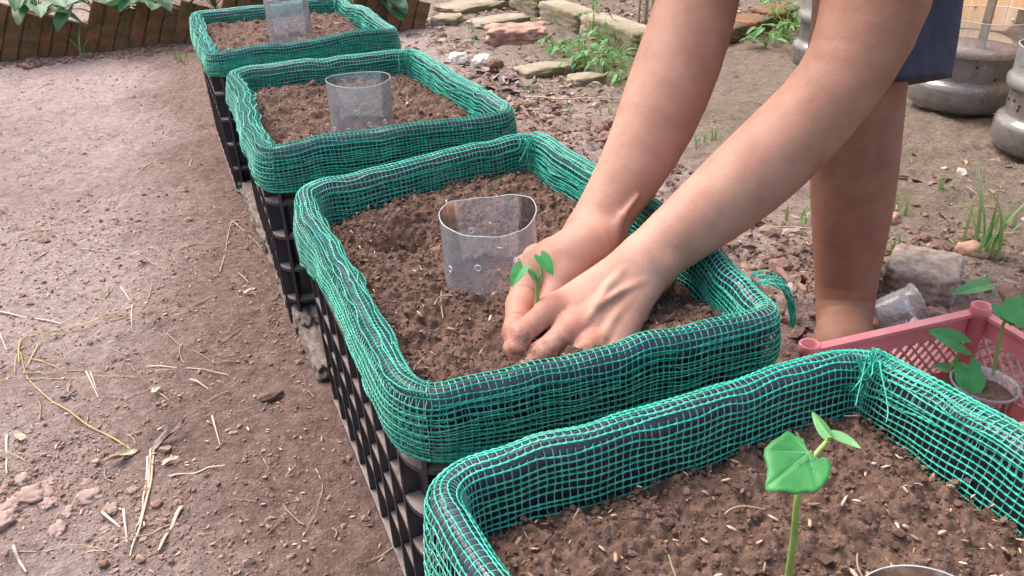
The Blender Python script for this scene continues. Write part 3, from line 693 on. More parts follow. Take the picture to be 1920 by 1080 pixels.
# ------------------------------------------------------------------ pink crate with potted seedlings
PZ = .118
def pink_crate():
    A = at(1503, 652, PZ)[:2]; B = at(1838, 577, PZ)[:2]; t = (B - A) / np.linalg.norm(B - A); nrm = np.array([t[1], -t[0]])   # towards -y
    A = A - t * .004; ln = np.linalg.norm(B - A); dp = .20
    loc = np.array([*(A + t * ln / 2 + nrm * dp / 2), .006])
    root = empty('plastic_crate', loc, 'pink plastic crate with lattice sides holding potted seedlings', 'crate')
    Mx = np.array([[t[0], nrm[0], 0], [t[1], nrm[1], 0], [0, 0, 1]])
    W = lambda p: np.array([*(A + t * p[0] + nrm * p[1]), p[2]])
    def bar(b, p0, p1, wd, hg, updir=None):
        p0, p1 = np.asarray(p0, float), np.asarray(p1, float); d = p1 - p0; l_ = np.linalg.norm(d); d /= l_
        up = np.array([0, 0, 1.]) if abs(d[2]) < .9 else np.array([0, 1., 0]); 
        if updir is not None: up = np.asarray(updir, float)
        s = np.cross(d, up); s /= np.linalg.norm(s); up = np.cross(s, d)
        q, F = box_vf((0, 0, 0), (l_ / 2, wd / 2, hg / 2)); q = q[:, :1] * d + q[:, 1:2] * s + q[:, 2:] * up + (p0 + p1) / 2
        b.add(np.array([W(x) for x in q]), F)
    sides = [((0, 0), (ln, 0), (0, 1)), ((ln, 0), (ln, dp), (-1, 0)), ((ln, dp), (0, dp), (0, -1)), ((0, dp), (0, 0), (1, 0))]
    for (a, c, inn) in sides:
        a, c, inn = np.array(a, float), np.array(c, float), np.array(inn, float); d = (c - a) / np.linalg.norm(c - a); l_ = np.linalg.norm(c - a)
        P = lambda s, z, k=0: np.array([*(a + d * s + inn * k), z])
        b = MB(); bar(b, P(.012, PZ - .003, .003), P(l_ - .012, PZ - .003, .003), .012, .005); bar(b, P(.012, PZ - .018, .001), P(l_ - .012, PZ - .018, .001), .003, .026)
        b.build('rim', M['pink'], root, False, off=loc)
        b = MB(); bar(b, P(.012, .018, .001), P(l_ - .012, .018, .001), .003, .026); b.build('lower_band', M['pink'], root, False, off=loc)
        # diagonal lattice between the two bands, each bar a piece of its own; a hand slot is left in the long sides
        zt, zb = PZ - .030, .030; st = .0165; hh = zt - zb
        k0 = -int(hh / st) - 1
        for sgn in (1, -1):
            for k in range(k0, int(l_ / st) + 1):
                s_a = k * st; s_b = s_a + hh * .9
                lo_, hi_ = max(s_a, .013), min(s_b, l_ - .013)
                if hi_ - lo_ < .006: continue
                z_at = (lambda s: zb + (s - s_a) / .9) if sgn > 0 else (lambda s: zt - (s - s_a) / .9)
                zm = z_at((lo_ + hi_) / 2)
                b = MB(); bar(b, P(lo_, z_at(lo_), .0012 if sgn > 0 else .0032), P(hi_, z_at(hi_), .0012 if sgn > 0 else .0032), .002, .0042, [inn[0], inn[1], 0])
                b.build('lattice_bar', M['pink'], root, False, off=loc)
    for (x, y) in ((0, 0), (ln, 0), (ln, dp), (0, dp)):
        cx, cy = x + (.008 if x == 0 else -.008), y + (.008 if y == 0 else -.008)
        V, F = lathe([(.0085, .006), (.0105, PZ - .004), (.0125, PZ - .002), (.0125, PZ + .009), (.0115, PZ + .0105), (.0092, PZ + .009), (.0085, PZ - .02), (.0, PZ - .021)], 20)
        MB().add(np.array([W((v[0] + cx, v[1] + cy, v[2])) for v in V]), F).build('corner_tube', M['pink'], root, off=loc)
    for k in range(9):
        b = MB(); s = .012 + (ln - .024) * k / 8; bar(b, (s, .004, .008), (s, dp - .004, .008), .012, .003); b.build('floor_slat', M['pink'], root, False, off=loc)
    return W, ln, dp
PW, pln, pdp = pink_crate()
def potted(label_cup, cpos, r, h):
    root = empty('plastic_cup', cpos, label_cup, 'cup'); MB().add(*lathe([(r * .74, .0), (r * .97, h), (r * 1.04, h), (r * 1.05, h + .003), (r * .98, h + .003), (r * .93, h - .002), (r * .72, .003)], 36)).build('cup_wall', M['cup'], root)
    V, F = lathe([(r * .92, h - .012), (r * .6, h - .010), (r * .3, h - .011), (.0005, h - .010)], 24); V[:, 2] += .0015 * noise(V + cpos, 90, 4)
    V2, F2 = lathe([(r * .72, .004), (r * .92, h - .012)], 24)
    MB().add(V, F).add(V2, F2).build('cup_soil', M['soil'], root); return root
cupc = at(1846, 722, .078); potted('clear plastic cup of soil with a seedling inside the pink crate', np.array([cupc[0], cupc[1], .0125]), .036, .066)
q0 = at(1862, 705, .072); dq = dep(q0)
t1 = [q0, atd(1868, 665, dq - .01), atd(1876, 620, dq - .02), atd(1893, 578, dq - .03)]
seedling('tall seedling growing from the cup in the pink crate', q0, [(t1, .0026, .0017)], [
    (t1[3], atd(1945, 600, dq - .05), CAMUP + np.array([0, 0, .5]), .044, dict(fold=.12, droop=.15, lobes=2)),
    (atd(1880, 572, dq - .03), atd(1925, 610, dq - .06), CAMUP, .030, dict(fold=.12, droop=.1)),
    (atd(1852, 533, dq - .02), atd(1786, 548, dq - .02), np.array([.0, -.5, 1]), .018, dict(fold=.3, droop=.1, mat='leaf_pale'))])
MB_ = None
r0_ = at(1752, 740, .03); dr = dep(at(1775, 700, .07))
r1_ = atd(1783, 692, dr); r2_ = atd(1806, 645, dr - .02)
seedling('short seedling with round leaves beside the cup in the pink crate', r0_, [([r0_, atd(1768, 725, dr + .005), r1_, r2_, atd(1802, 640, dr - .02)], .0024, .0015), ([r1_, atd(1806, 690, dr - .01), atd(1816, 692, dr - .02)], .0013, .001)], [
    (atd(1804, 645, dr - .02), atd(1747, 618, dr - .03), np.array([-.2, -.5, 1]), .030, dict(fold=.1, droop=.1, notch=.2)),
    (atd(1812, 690, dr - .02), atd(1832, 755, dr - .04), CAMUP, .036, dict(fold=.15, droop=.15, lobes=2, notch=.2)),
    (r1_, atd(1749, 684, dr - .0), np.array([-.2, -.5, 1]), .014, dict(fold=.3, droop=.2, mat='leaf_pale')),
    (r1_, atd(1815, 683, dr - .01), np.array([.2, -.5, 1]), .016, dict(fold=.3, droop=.2, mat='leaf_pale'))])
cl = at(1676, 586, .030)
def lying_cup():
    root = empty('plastic_cup', (cl[0], cl[1], cl[2]), 'empty ribbed clear cup lying on its side by the concrete lump', 'cup')
    pr = [(.012, -.034), (.021, -.034), (.022, -.032)] + [(.0225 + .006 * i / 10 + (.0016 if i % 2 else 0), -.030 + .042 * i / 10) for i in range(11)] + [(.030, .030), (.033, .032), (.033, .035)]
    V, F = lathe(pr, 40); a = CR * .86 + CU * .30 - CF * .12; a /= np.linalg.norm(a); s = np.cross((0, 0, 1), a); s /= np.linalg.norm(s); u = np.cross(a, s)
    MB().add(V[:, :1] * s + V[:, 1:2] * u + V[:, 2:] * a, F).build('cup_wall', M['cup'], root)
lying_cup()

# ------------------------------------------------------------------ the gardener (one continuous body grown from a distance field)
def smin(a, b, k):
    h = np.clip(.5 + .5 * (b - a) / k, 0, 1); return b * (1 - h) + a * h - k * h * (1 - h)
def cone(P, a, b, ra, rb):
    a = np.asarray(a, np.float32); b = np.asarray(b, np.float32); ba = b - a; t = np.clip(((P - a) @ ba) / (ba @ ba), 0, 1)
    return np.linalg.norm(P - a - t[:, None] * ba, axis=1) - (ra + t * (rb - ra))
def ball(P, c, r): return np.linalg.norm(P - np.asarray(c, np.float32), axis=1) - r
def elli(P, c, r, Mx=None):
    q = P - np.asarray(c, np.float32)
    if Mx is not None: q = q @ np.asarray(Mx, np.float32)
    r = np.asarray(r, np.float32); k0 = np.linalg.norm(q / r, axis=1); k1 = np.linalg.norm(q / (r * r), axis=1) + 1e-9
    return k0 * (k0 - 1) / k1
def chain(P, pts, rad, k):
    d = None
    for a, b, ra, rb in zip(pts[:-1], pts[1:], rad[:-1], rad[1:]):
        e = cone(P, a, b, ra, rb); d = e if d is None else smin(d, e, k)
    return d
def limb(P, pts, rad, n=22):
    pts = np.asarray(pts, float); k = np.arange(len(pts)); s = np.concatenate([[0], np.cumsum(np.linalg.norm(np.diff(pts, axis=0), axis=1))]); t = np.linspace(0, s[-1], n)
    C = np.stack([np.interp(t, s, pts[:, i]) for i in range(3)], -1); r = np.interp(t, s, rad)
    for _ in range(3): C[1:-1] = (C[:-2] + 2 * C[1:-1] + C[2:]) / 4; r[1:-1] = (r[:-2] + 2 * r[1:-1] + r[2:]) / 4
    d = None
    for i in range(n - 1):
        e = cone(P, C[i], C[i + 1], r[i], r[i + 1]); d = e if d is None else np.minimum(d, e)
    return d
def within(P, lo, hi): return np.all((P > np.asarray(lo, np.float32)) & (P < np.asarray(hi, np.float32)), axis=1)
V3 = lambda *a: np.array(a, float)
# joints
SL, EL, WL = V3(.455, -.03, .715), atd(1590, 136, .80), atd(1218, 494, .79)
SR, ER, WR = V3(.40, .30, .745), atd(1308, -28, .90), atd(1130, 438, .86)
HIPL, KNL, ANL = V3(.60, .14, .80), atd(1614, 85, .985), at(1581, 650, .050)
HIPR, KNR, ANR = V3(.735, .265, .80), atd(1640, 40, 1.22), at(1592, 462, .07)
def hand_L(P):
    w = WL; mc = [atd(1036, 579, .748), atd(1074, 612, .736), atd(1112, 648, .726), atd(1150, 670, .72)]
    wr = [atd(1186, 478, .786), atd(1200, 492, .782), atd(1211, 508, .782), atd(1222, 522, .786)]
    d = cone(P, w, (wr[1] + wr[2]) / 2, .0265, .0225)
    for a, b, r in zip(wr, mc, (.0128, .0128, .012, .0115)): d = smin(d, cone(P, a, b, .0118, r * .94), .017)
    d = smin(d, cone(P, (wr[0] + wr[3]) / 2 + V3(0, .01, -.006), (mc[1] + mc[2]) / 2 + V3(.002, .007, -.005), .0175, .0165), .012)     # palm flesh
    for b in mc[:3]: d = smin(d, ball(P, b + V3(-.0025, -.004, .003), .0112), .006)                                         # knuckles
    for a, b in zip(wr[:-1], wr[1:]): pass
    for i_ in range(3): d = smin(d, cone(P, (wr[i_] + wr[i_ + 1]) / 2, (mc[i_] + mc[i_ + 1]) / 2 * .86 + (wr[i_] + wr[i_ + 1]) / 2 * .14, .0122, .0110), .010)
    for a, b in ((wr[1], mc[1]),):                                                                                          # tendon
        o = -.0112 * CF + V3(0, 0, .003); d = smin(d, cone(P, a * .6 + b * .4 + o * .98, a * .12 + b * .88 + o * .8, .0022, .0026), .008)
    F = [([mc[0], atd(974, 628, .722), atd(966, 655, .716), atd(966, 676, .716)], (.0118, .0108, .0102, .0092)),
         ([mc[1], atd(1018, 662, .716), atd(990, 690, .712), atd(980, 702, .722)], (.0120, .0110, .0098, .0088)),
         ([mc[2], atd(1058, 696, .708), atd(1020, 712, .708), atd(1008, 720, .715)], (.0115, .0104, .009, .008)),
         ([mc[3], atd(1100, 712, .706), atd(1072, 718, .707), atd(1060, 724, .712)], (.0105, .0092, .008, .007)),
         ([atd(1175, 505, .80), atd(1088, 548, .795), atd(1035, 592, .785), atd(1010, 622, .775)], (.017, .0135, .0115, .0095))]
    d = smin(d, ball(P, atd(1250, 494, .772), .0105), .012)                                                                 # wrist bone
    for vp in ([(1205, 528, .757), (1160, 548, .738), (1122, 572, .728), (1096, 606, .722)], [(1168, 508, .757), (1140, 535, .742), (1118, 572, .729)], [(1185, 556, .748), (1150, 598, .726), (1132, 630, .716)]):   # veins
        vp = [atd(v[0], v[1], v[2] + .0022) for v in vp]; d = smin(d, chain(P, vp, (.0017,) * len(vp), .001), .0065)
    s = (P - w) @ ((mc[1] - w) / np.linalg.norm(mc[1] - w)); d = d + .00028 * np.exp(-((s - .004) / .014) ** 2) * np.sin(s * 1900)      # wrist wrinkles
    for jn, a_ in zip(mc[:2], wr[:2]):
        ax = (jn - a_) / np.linalg.norm(jn - a_); s = (P - jn) @ ax; d = d + .0004 * np.exp(-(s / .007) ** 2) * np.sin(s * 1700) * (np.linalg.norm(P - jn, axis=1) < .022)
    out = d
    for pts, rad in F:
        f = chain(P, pts, rad, .004)
        if pts is not F[4][0]:
            pip = pts[1]; f = smin(f, ball(P, pip + V3(-.001, -.003, .0020), rad[1] * .88), .005)
            ax = (pts[1] - pts[0]) / np.linalg.norm(pts[1] - pts[0])
            s = (P - pip) @ ax                                                                   # wrinkles over the joint
            f = f + .00055 * np.exp(-(s / .0055) ** 2) * np.sin(s * 2100) * np.clip(-((P - pip) @ CF) / .004, 0, 1)
        out = np.minimum(out, smin(d, f, .009))
    return out
def hand_R(P):
    w = WR; mc = [atd(992, 505, .80), atd(1006, 486, .825), atd(1030, 474, .848), atd(1056, 468, .868)]
    wr = [atd(1112, 452, .835), atd(1108, 440, .85), atd(1108, 432, .865), atd(1112, 428, .88)]
    d = cone(P, w, (wr[1] + wr[2]) / 2, .0265, .0235)
    for a, b, r in zip(wr, mc, (.0145, .0135, .013, .012)): d = smin(d, cone(P, a, b, .0160, r), .010)
    th = [atd(1112, 470, .835), atd(1050, 520, .80), atd(1022, 580, .778), atd(1006, 622, .765)]
    d = smin(d, cone(P, th[0], th[1], .018, .0155), .016)
    d = smin(d, cone(P, (wr[0] + wr[1]) / 2 + V3(.004, -.004, 0), mc[0] + V3(.014, -.004, .002), .02, .0145), .014)
    F = [([mc[0], atd(975, 572, .765), atd(966, 622, .740), atd(968, 662, .728)], (.0140, .0128, .0112, .0098), .006),
         ([mc[1], atd(982, 556, .795), atd(978, 610, .775), atd(980, 640, .765)], (.0132, .0118, .0102, .009), .006),
         ([mc[2], atd(1000, 545, .825), atd(998, 600, .805), atd(1000, 625, .795)], (.0122, .011, .0095, .0085), .006),
         ([mc[3], atd(1030, 530, .85), atd(1030, 575, .835), atd(1032, 596, .825)], (.011, .0095, .0085, .0075), .006),
         (th[1:], (.0150, .0125, .0105), .006)]
    d = smin(d, chain(P, [atd(1196, 368, .840), atd(1168, 405, .834), atd(1142, 452, .832)], (.0005, .0030, .0015), .002), .012)      # wrist tendon
    s = (P - atd(1128, 455, .83)) @ ((th[1] - th[0]) / np.linalg.norm(th[1] - th[0])); d = d + .0008 * np.exp(-(s / .0022) ** 2) * np.clip(-((P - w) @ CF) / .01, 0, 1)
    out = d
    for pts, rad, k in F:
        f = chain(P, pts, rad, .005)
        if len(pts) == 4:
            ax = (pts[2] - pts[1]) / np.linalg.norm(pts[2] - pts[1])
            for jn, dd in ((pts[1] * .75 + pts[0] * .25, .0007), (pts[1] * .35 + pts[2] * .65, .0008)):                                    # flexion creases
                s = (P - jn) @ ax; f = f + dd * np.exp(-(s / .0013) ** 2)
        out = np.minimum(out, smin(d, f, .008))
    return out
ARM_L = [(SL, .058), (SL * .6 + atd(1643, -5, .792) * .4, .056), (atd(1645, -10, .79), .0525), (atd(1630, 60, .797), .047), (atd(1602, 125, .80), .0405), (atd(1552, 189, .80), .0385), (atd(1486, 257, .80), .0425), (atd(1420, 319, .799), .0435), (atd(1348, 382, .797), .0380), (atd(1281, 434, .794), .0328), (atd(1222, 481, .79), .0282)]
ARM_R = [(SR, .056), (SR * .5 + atd(1335, -95, .91) * .5, .050), (atd(1330, -70, .905), .043), (atd(1302, 33, .897), .0445), (atd(1279, 100, .893), .0470), (atd(1254, 165, .889), .0470), (atd(1231, 232, .885), .0440), (atd(1202, 296, .88), .0385), (atd(1170, 347, .873), .0338), (atd(1140, 392, .866), .0298), (atd(1112, 430, .86), .0275)]
def arm(P, A): return limb(P, [a for a, _ in A], [r for _, r in A], 20)
def leg(P, H, K, A, toe, side):
    d = chain(P, [H, H + (K - H) * .45, K], [.088, .078, .058], .05)
    fw = (K - A); up = fw / np.linalg.norm(fw); back = np.array([.75, .25, 0.])
    if side > 0: LP = [(K, .056), (atd(1606, 190, 1.018), .0555), (atd(1602, 280, 1.047), .0550), (atd(1599, 373, 1.076), .0525), (atd(1592, 453, 1.101), .0465), (atd(1586, 520, 1.122), .0405), (atd(1583, 587, 1.143), .0365), (A, .034)]
    else: LP = [(K, .055), (K * .6 + A * .4 + back * .008, .0535), (K * .3 + A * .7, .042), (K * .1 + A * .9, .035), (A, .034)]
    d = smin(d, limb(P, [p for p, _ in LP], [r for _, r in LP], 15), .012)
    tb = np.asarray(toe, float); hd = tb - A; hd[2] = 0; l = np.linalg.norm(hd); hd /= l; sd_ = np.array([-hd[1], hd[0], 0])
    heel = A - hd * .030; heel[2] = .034 + A[2] - .055
    ball_ = A + hd * (l - .05); ball_[2] = .024 + A[2] - .055
    d = smin(d, cone(P, heel, heel + hd * .04, .030, .030), .02)
    d = smin(d, cone(P, A + hd * .006 - V3(0, 0, .006), ball_ + sd_ * .012, .029, .019), .02); d = smin(d, cone(P, A, ball_ - sd_ * .018, .028, .019), .02)
    for i, (o, ln, r) in enumerate(((.030, .048, .0125), (.012, .044, .009), (-.003, .038, .0085), (-.017, .031, .008), (-.029, .024, .0075))):
        a = ball_ + sd_ * o * side; a[2] = .016 + A[2] - .055; b = a + hd * ln; b[2] = .011 + A[2] - .055
        d = smin(d, cone(P, a, b, r * 1.05, r), .005)
    for s in (1, -1): d = smin(d, ball(P, A + sd_ * .025 * s + V3(0, 0, .012), .012), .012)
    return d
PEL = (HIPL + HIPR) / 2; NECK = (SL + SR) / 2 + V3(-.02, .0, .035); HEAD = NECK + V3(-.135, .06, .075)
def torso(P, g=0.0):
    ax = (HIPR - HIPL) / np.linalg.norm(HIPR - HIPL); mid = PEL * .5 + NECK * .5 + V3(.02, 0, .05)
    d = cone(P, HIPL + V3(0, 0, .05), HIPR + V3(0, 0, .05), .098 + g, .098 + g)
    for s in (-1, 1):
        sh = SL if s < 0 else SR
        d = smin(d, cone(P, PEL + ax * .06 * s + V3(0, 0, .06), mid + ax * .07 * s, .095 + g, .092 + g), .06)
        d = smin(d, cone(P, mid + ax * .07 * s, NECK * .55 + sh * .45 - V3(0, 0, .02), .092 + g, .07 + g), .06)
        d = smin(d, cone(P, NECK - V3(0, 0, .01), sh, .048 + g, .056 + g), .05)
    return d
fd = HEAD - NECK; fd = fd / np.linalg.norm(fd)
FACE = np.array([-.62, -.1, -.72]); FACE = FACE - fd * (FACE @ fd); FACE /= np.linalg.norm(FACE); EAR = np.cross(fd, FACE)
HM = np.stack([EAR, FACE, fd], 1)
def head(P):
    h = HEAD + fd * .03
    d = cone(P, NECK - fd * .04, HEAD - fd * .02, .056, .052)
    d = smin(d, elli(P, h, (.074, .092, .105), HM), .03); d = smin(d, elli(P, h + FACE * .035 - fd * .06, (.052, .05, .05), HM), .03)
    d = smin(d, cone(P, h + FACE * .088 + fd * .0, h + FACE * .103 - fd * .03, .008, .012), .012)
    for s in (-1, 1):
        d = smin(d, elli(P, h + EAR * .074 * s - fd * .01, (.010, .022, .032), HM), .008)
        d = -smin(-d, ball(P, h + EAR * .031 * s + FACE * .094, .014), .012); d = smin(d, ball(P, h + EAR * .031 * s + FACE * .078, .013), .004)
    d = smin(d, elli(P, h + FACE * .080 - fd * .056, (.024, .012, .006), HM), .005); d = smin(d, elli(P, h + FACE * .080 - fd * .066, (.021, .012, .006), HM), .005)
    return d
TOE_L = at(1508, 722, .02); TOE_R = ANR + V3(-.120, -.145, 0)
HB_L = (np.array([-.10, -.26, .19]), np.array([.16, -.06, .34])); HB_R = (np.array([-.10, -.24, .17]), np.array([.2, .08, .36]))
def body(P):
    d = np.full(len(P), 1.0, np.float32)
    def add(fn, lo, hi, k):
        m = within(P, lo, hi)
        if m.any(): d[m] = smin(d[m], fn(P[m]), k)
    bb = lambda pts, m: (np.min(pts, 0) - m, np.max(pts, 0) + m)
    add(lambda q: torso(q), *bb([HIPL, HIPR, SL, SR, NECK], .24), .01)
    add(head, *bb([HEAD, NECK], .22), .03)
    add(lambda q: leg(q, HIPL, KNL, ANL, TOE_L, 1), *bb([HIPL, KNL, ANL, TOE_L], .15), .04)
    add(lambda q: leg(q, HIPR, KNR, ANR, TOE_R, -1), *bb([HIPR, KNR, ANR, TOE_R], .15), .04)
    add(lambda q: arm(q, ARM_L), *bb([SL, EL, WL], .12), .05)
    m = within(P, *HB_L)
    if m.any(): d[m] = smin(d[m], hand_L(P[m]), .007)
    dl = d.copy()
    # the right arm is kept apart from the left one where they cross
    dr_ = np.full(len(P), 1.0, np.float32)
    m = within(P, *bb([SR, ER, WR], .12)); 
    if m.any(): dr_[m] = arm(P[m], ARM_R)
    m = within(P, *HB_R)
    if m.any(): dr_[m] = smin(dr_[m], hand_R(P[m]), .008)
    far = np.linalg.norm(P - SR, axis=1) < .2
    return np.where(far, smin(dl, dr_, .04), np.minimum(dl, dr_))
def surface_net(fn, lo, hi, h, project=1):
    lo = np.asarray(lo, float); B = 8; hb = h * B; n = np.ceil((np.asarray(hi) - lo) / hb).astype(int) + 1
    g = np.stack(np.meshgrid(*[np.arange(k) for k in n], indexing='ij'), -1).reshape(-1, 3)
    dc = fn((lo + (g + .5) * hb).astype(np.float32)); act = g[np.abs(dc) < hb * 1.05]
    K = 1 << 12; enc = lambda q: (q[..., 0].astype(np.int64) * K + q[..., 1]) * K + q[..., 2]
    loc = np.stack(np.meshgrid(*[np.arange(B + 1)] * 3, indexing='ij'), -1).reshape(-1, 3)
    key = np.unique(enc((act[:, None] * B + loc[None]).reshape(-1, 3)))
    pt = np.stack([key // (K * K), key // K % K, key % K], -1)
    val = np.empty(len(key), np.float32)
    for i in range(0, len(key), 400000): val[i:i + 400000] = fn((lo + pt[i:i + 400000] * h).astype(np.float32))
    ck = np.unique(enc((act[:, None] * B + loc[(loc < B).all(1)][None]).reshape(-1, 3)))
    base = np.stack([ck // (K * K), ck // K % K, ck % K], -1)
    cor = np.array([(i, j, k) for i in (0, 1) for j in (0, 1) for k in (0, 1)])
    ci = np.searchsorted(key, enc(base[:, None] + cor[None])); cv = val[ci]; s = cv < 0
    hit = s.any(1) & ~s.all(1); base, cv, ck = base[hit], cv[hit], ck[hit]
    acc = np.zeros((len(base), 3)); cnt = np.zeros(len(base))
    for a in range(8):
        for b in range(a + 1, 8):
            if np.abs(cor[a] - cor[b]).sum() != 1: continue
            m = (cv[:, a] < 0) != (cv[:, b] < 0); t = cv[m, a] / (cv[m, a] - cv[m, b])
            acc[m] += cor[a] + t[:, None] * (cor[b] - cor[a]); cnt[m] += 1
    V = lo + (base + acc / cnt[:, None]) * h
    quads = []
    for ax in range(3):
        e = np.eye(3, dtype=int)[ax]; u, v = np.eye(3, dtype=int)[(ax + 1) % 3], np.eye(3, dtype=int)[(ax + 2) % 3]
        nb = enc(pt + e); j = np.clip(np.searchsorted(key, nb), 0, len(key) - 1); ok = key[j] == nb
        m = ok & ((val < 0) != (val[j] < 0)); p = pt[m]; sg = val[m] < 0
        cs = [p, p - u, p - u - v, p - v]; idx = []; good = np.ones(len(p), bool)
        for c in cs:
            kk = enc(c); q = np.clip(np.searchsorted(ck, kk), 0, len(ck) - 1); good &= ck[q] == kk; idx.append(q)
        Q = np.stack(idx, -1)[good]; sg = sg[good]; Q[~sg] = Q[~sg][:, ::-1]; quads.append(Q)
    Q = np.concatenate(quads)
    e = h * .3
    for _ in range(project):
        P = V.astype(np.float32); d = fn(P); G = np.stack([fn(P + np.eye(3, dtype=np.float32)[i] * e) - d for i in range(3)], -1) / e
        V = V - np.clip(d, -h, h)[:, None] * G / (np.sum(G * G, 1, keepdims=True) + 1e-6)
    return V, Q
def refine(V, Q, fn, boxes):
    c = V[Q].mean(1); m = np.zeros(len(Q), bool)
    for lo, hi in boxes: m |= within(c, lo, hi)
    q = Q[m]; n = len(V); e = np.sort(np.stack([q, np.roll(q, -1, 1)], -1).reshape(-1, 2), 1)
    ue, inv = np.unique(e[:, 0].astype(np.int64) * n + e[:, 1], return_inverse=True); inv = inv.reshape(-1, 4)
    mid = (V[ue // n] + V[ue % n]) / 2; ctr = V[q].mean(1); E = n + inv; C = n + len(mid) + np.arange(len(q))
    new = np.concatenate([np.stack([q[:, i], E[:, i], C, E[:, (i + 3) % 4]], -1) for i in range(4)])
    W = np.vstack([V, mid, ctr]); k = np.arange(n, len(W)); k = np.concatenate([np.unique(q), k])
    for _ in range(2):
        P = W[k].astype(np.float32); d = fn(P); e_ = .0005; G = np.stack([fn(P + np.eye(3, dtype=np.float32)[i] * e_) - d for i in range(3)], -1) / e_
        W[k] = W[k] - np.clip(d, -.002, .002)[:, None] * G / (np.sum(G * G, 1, keepdims=True) + 1e-6)
    return W, np.vstack([Q[~m], new])
def make_person():
    V, Q = surface_net(body, (-.12, -.28, -.02), (1.05, .5, 1.12), .0025)
    V, Q = refine(V, Q, body, [((-.10, -.26, .20), (.17, .02, .35))])
    loc = np.array([ANL[0], ANL[1], 0.0])
    root = empty('person', loc, 'bare legged person in dark shorts bending to plant a seedling with both hands', 'person')
    o = link('body', mesh_data('body', V - loc, Q), M['skin'], root)
    # sun-tanned skin away from the hands; ruddier knuckles
    def dist(p): return np.linalg.norm(V - p, axis=1)
    hand_d = np.minimum(dist((WL + atd(1030, 590, .75)) / 2), dist((WR + atd(1000, 520, .80)) / 2))
    tanv = smoothstep(.06, .40, hand_d)
    bl = np.zeros(len(V))
    for p, r in ((atd(1068, 600, .725), .012), (atd(1034, 566, .738), .013), (atd(973, 618, .712), .011), (atd(1105, 628, .712), .011), (atd(975, 575, .752), .022), (atd(968, 640, .72), .02)): bl += .7 * np.exp(-(dist(p) / r) ** 2)
    for nm, v in (('tan', tanv), ('blush', np.clip(bl, 0, .5)), ('soiled', np.clip(np.max([1.15 - dist(p) / r for p, r in ((atd(960, 668, .715), .034), (atd(985, 690, .712), .040), (atd(968, 655, .73), .034), (atd(1060, 690, .71), .034), (atd(1110, 680, .712), .03))], 0), 0, 1))):
        a = o.data.attributes.new(nm, 'FLOAT', 'POINT'); a.data.foreach_set('value', v.astype(np.float32))
    # shorts
    hemn = (HIPL - KNL); hemn /= np.linalg.norm(hemn)
    def shorts(P):
        d = cone(P, HIPL + V3(0, 0, .04), HIPR + V3(0, 0, .04), .114, .114)
        for H, K in ((HIPL, KNL), (HIPR, KNR)):
            e = atd(1656, 165, 1.0) if H is HIPL else K - (H - K) * .02; c = cone(P, H, e, .092, .070); ax = (H - K) / np.linalg.norm(H - K)
            th = np.arctan2((P - K)[:, 1], (P - K)[:, 0]); s = (P - K) @ ax
            c = c + .0045 * np.sin(th * 5 + 1) * np.exp(-np.clip(s, 0, 1) / .14)
            lo_ = -(P - K) @ ax + .0 ; c = np.maximum(c, -((P - e) @ (ax - CR * .22)) + .002)
            d = smin(d, c, .03)
        return np.maximum(d, (P[:, 2] - .93))
    V, Q = surface_net(shorts, (.35, -.18, .28), (1.0, .42, .98), .006, 1)
    link('shorts', mesh_data('shorts', V - loc, Q), M['shorts'], root)
    def shirt(P):
        d = torso(P, .012)
        for S, E in ((SL, EL), (SR, ER)): d = smin(d, cone(P, S, S + (E - S) * .38, .072, .07), .03)
        return d
    V, Q = surface_net(shirt, (.15, -.25, .5), (1.05, .55, 1.1), .009, 1); link('shirt', mesh_data('shirt', V - loc, Q), M['shirt'], root)
    hc = HEAD + fd * .045 - FACE * .012
    def hair(P):
        return np.maximum(elli(P, hc, (.086, .098, .108), HM) + .003 * np.sin(P[:, 0] * 160) * np.sin(P[:, 1] * 140), ((P - hc) @ (FACE - fd * .75)) - .045)
    V, Q = surface_net(hair, hc - .15, hc + .15, .006, 1); link('hair', mesh_data('hair', V - loc, Q), M['hair'], root)
make_person()

# ------------------------------------------------------------------ garden around the row
def lump(c, size, seed, n=3, rough=.18, boxy=0.0, Mx=None, freq=2.2):
    "irregular stone: subdivided cube pushed towards a ball, then broken up by noise"
    k = 2 ** n + 1; t = np.linspace(-1, 1, k); V = []; F = []; off = 0
    for ax in range(3):
        for sg in (-1, 1):
            a, b = np.meshgrid(t, t, indexing='ij'); q = np.empty((k, k, 3)); q[..., ax] = sg; q[..., (ax + 1) % 3] = a * sg; q[..., (ax + 2) % 3] = b
            V.append(q.reshape(-1, 3)); F.append(grid_faces(k, k) + off); off += k * k
    V = np.concatenate(V); F = np.concatenate(F); nb = V / np.linalg.norm(V, axis=1, keepdims=True); p = 8 if boxy else 2
    ln = (np.abs(nb) ** p).sum(1) ** (1 / p); S = nb / ln[:, None]
    S = S * (1 + rough * fbm(S + seed * 7.3, freq, 4, .55, seed))[:, None] * np.asarray(size, float)
    if Mx is not None: S = S @ np.asarray(Mx).T
    key = np.round(V, 5); _, i0, inv = np.unique(key, axis=0, return_index=True, return_inverse=True); inv = inv.ravel()
    return S[i0] + np.asarray(c, float), inv[F]
def on_ground(px, py): p = at(px, py); p[2] = gz(p[0], p[1]); return p
def stone(name, px, py, size, mat_, label, cat, seed, rz=0, rough=.16, boxy=0, up=.35, group=None, freq=2.2):
    p = on_ground(px, py); o = MB().add(*lump((0, 0, size[2] * up), size, seed, 4 if size[0] > .03 else 3, rough, boxy, rotz(rz), freq)).build(name, M[mat_], smooth=True)
    o.location = p; return tag(o, label, cat, group)
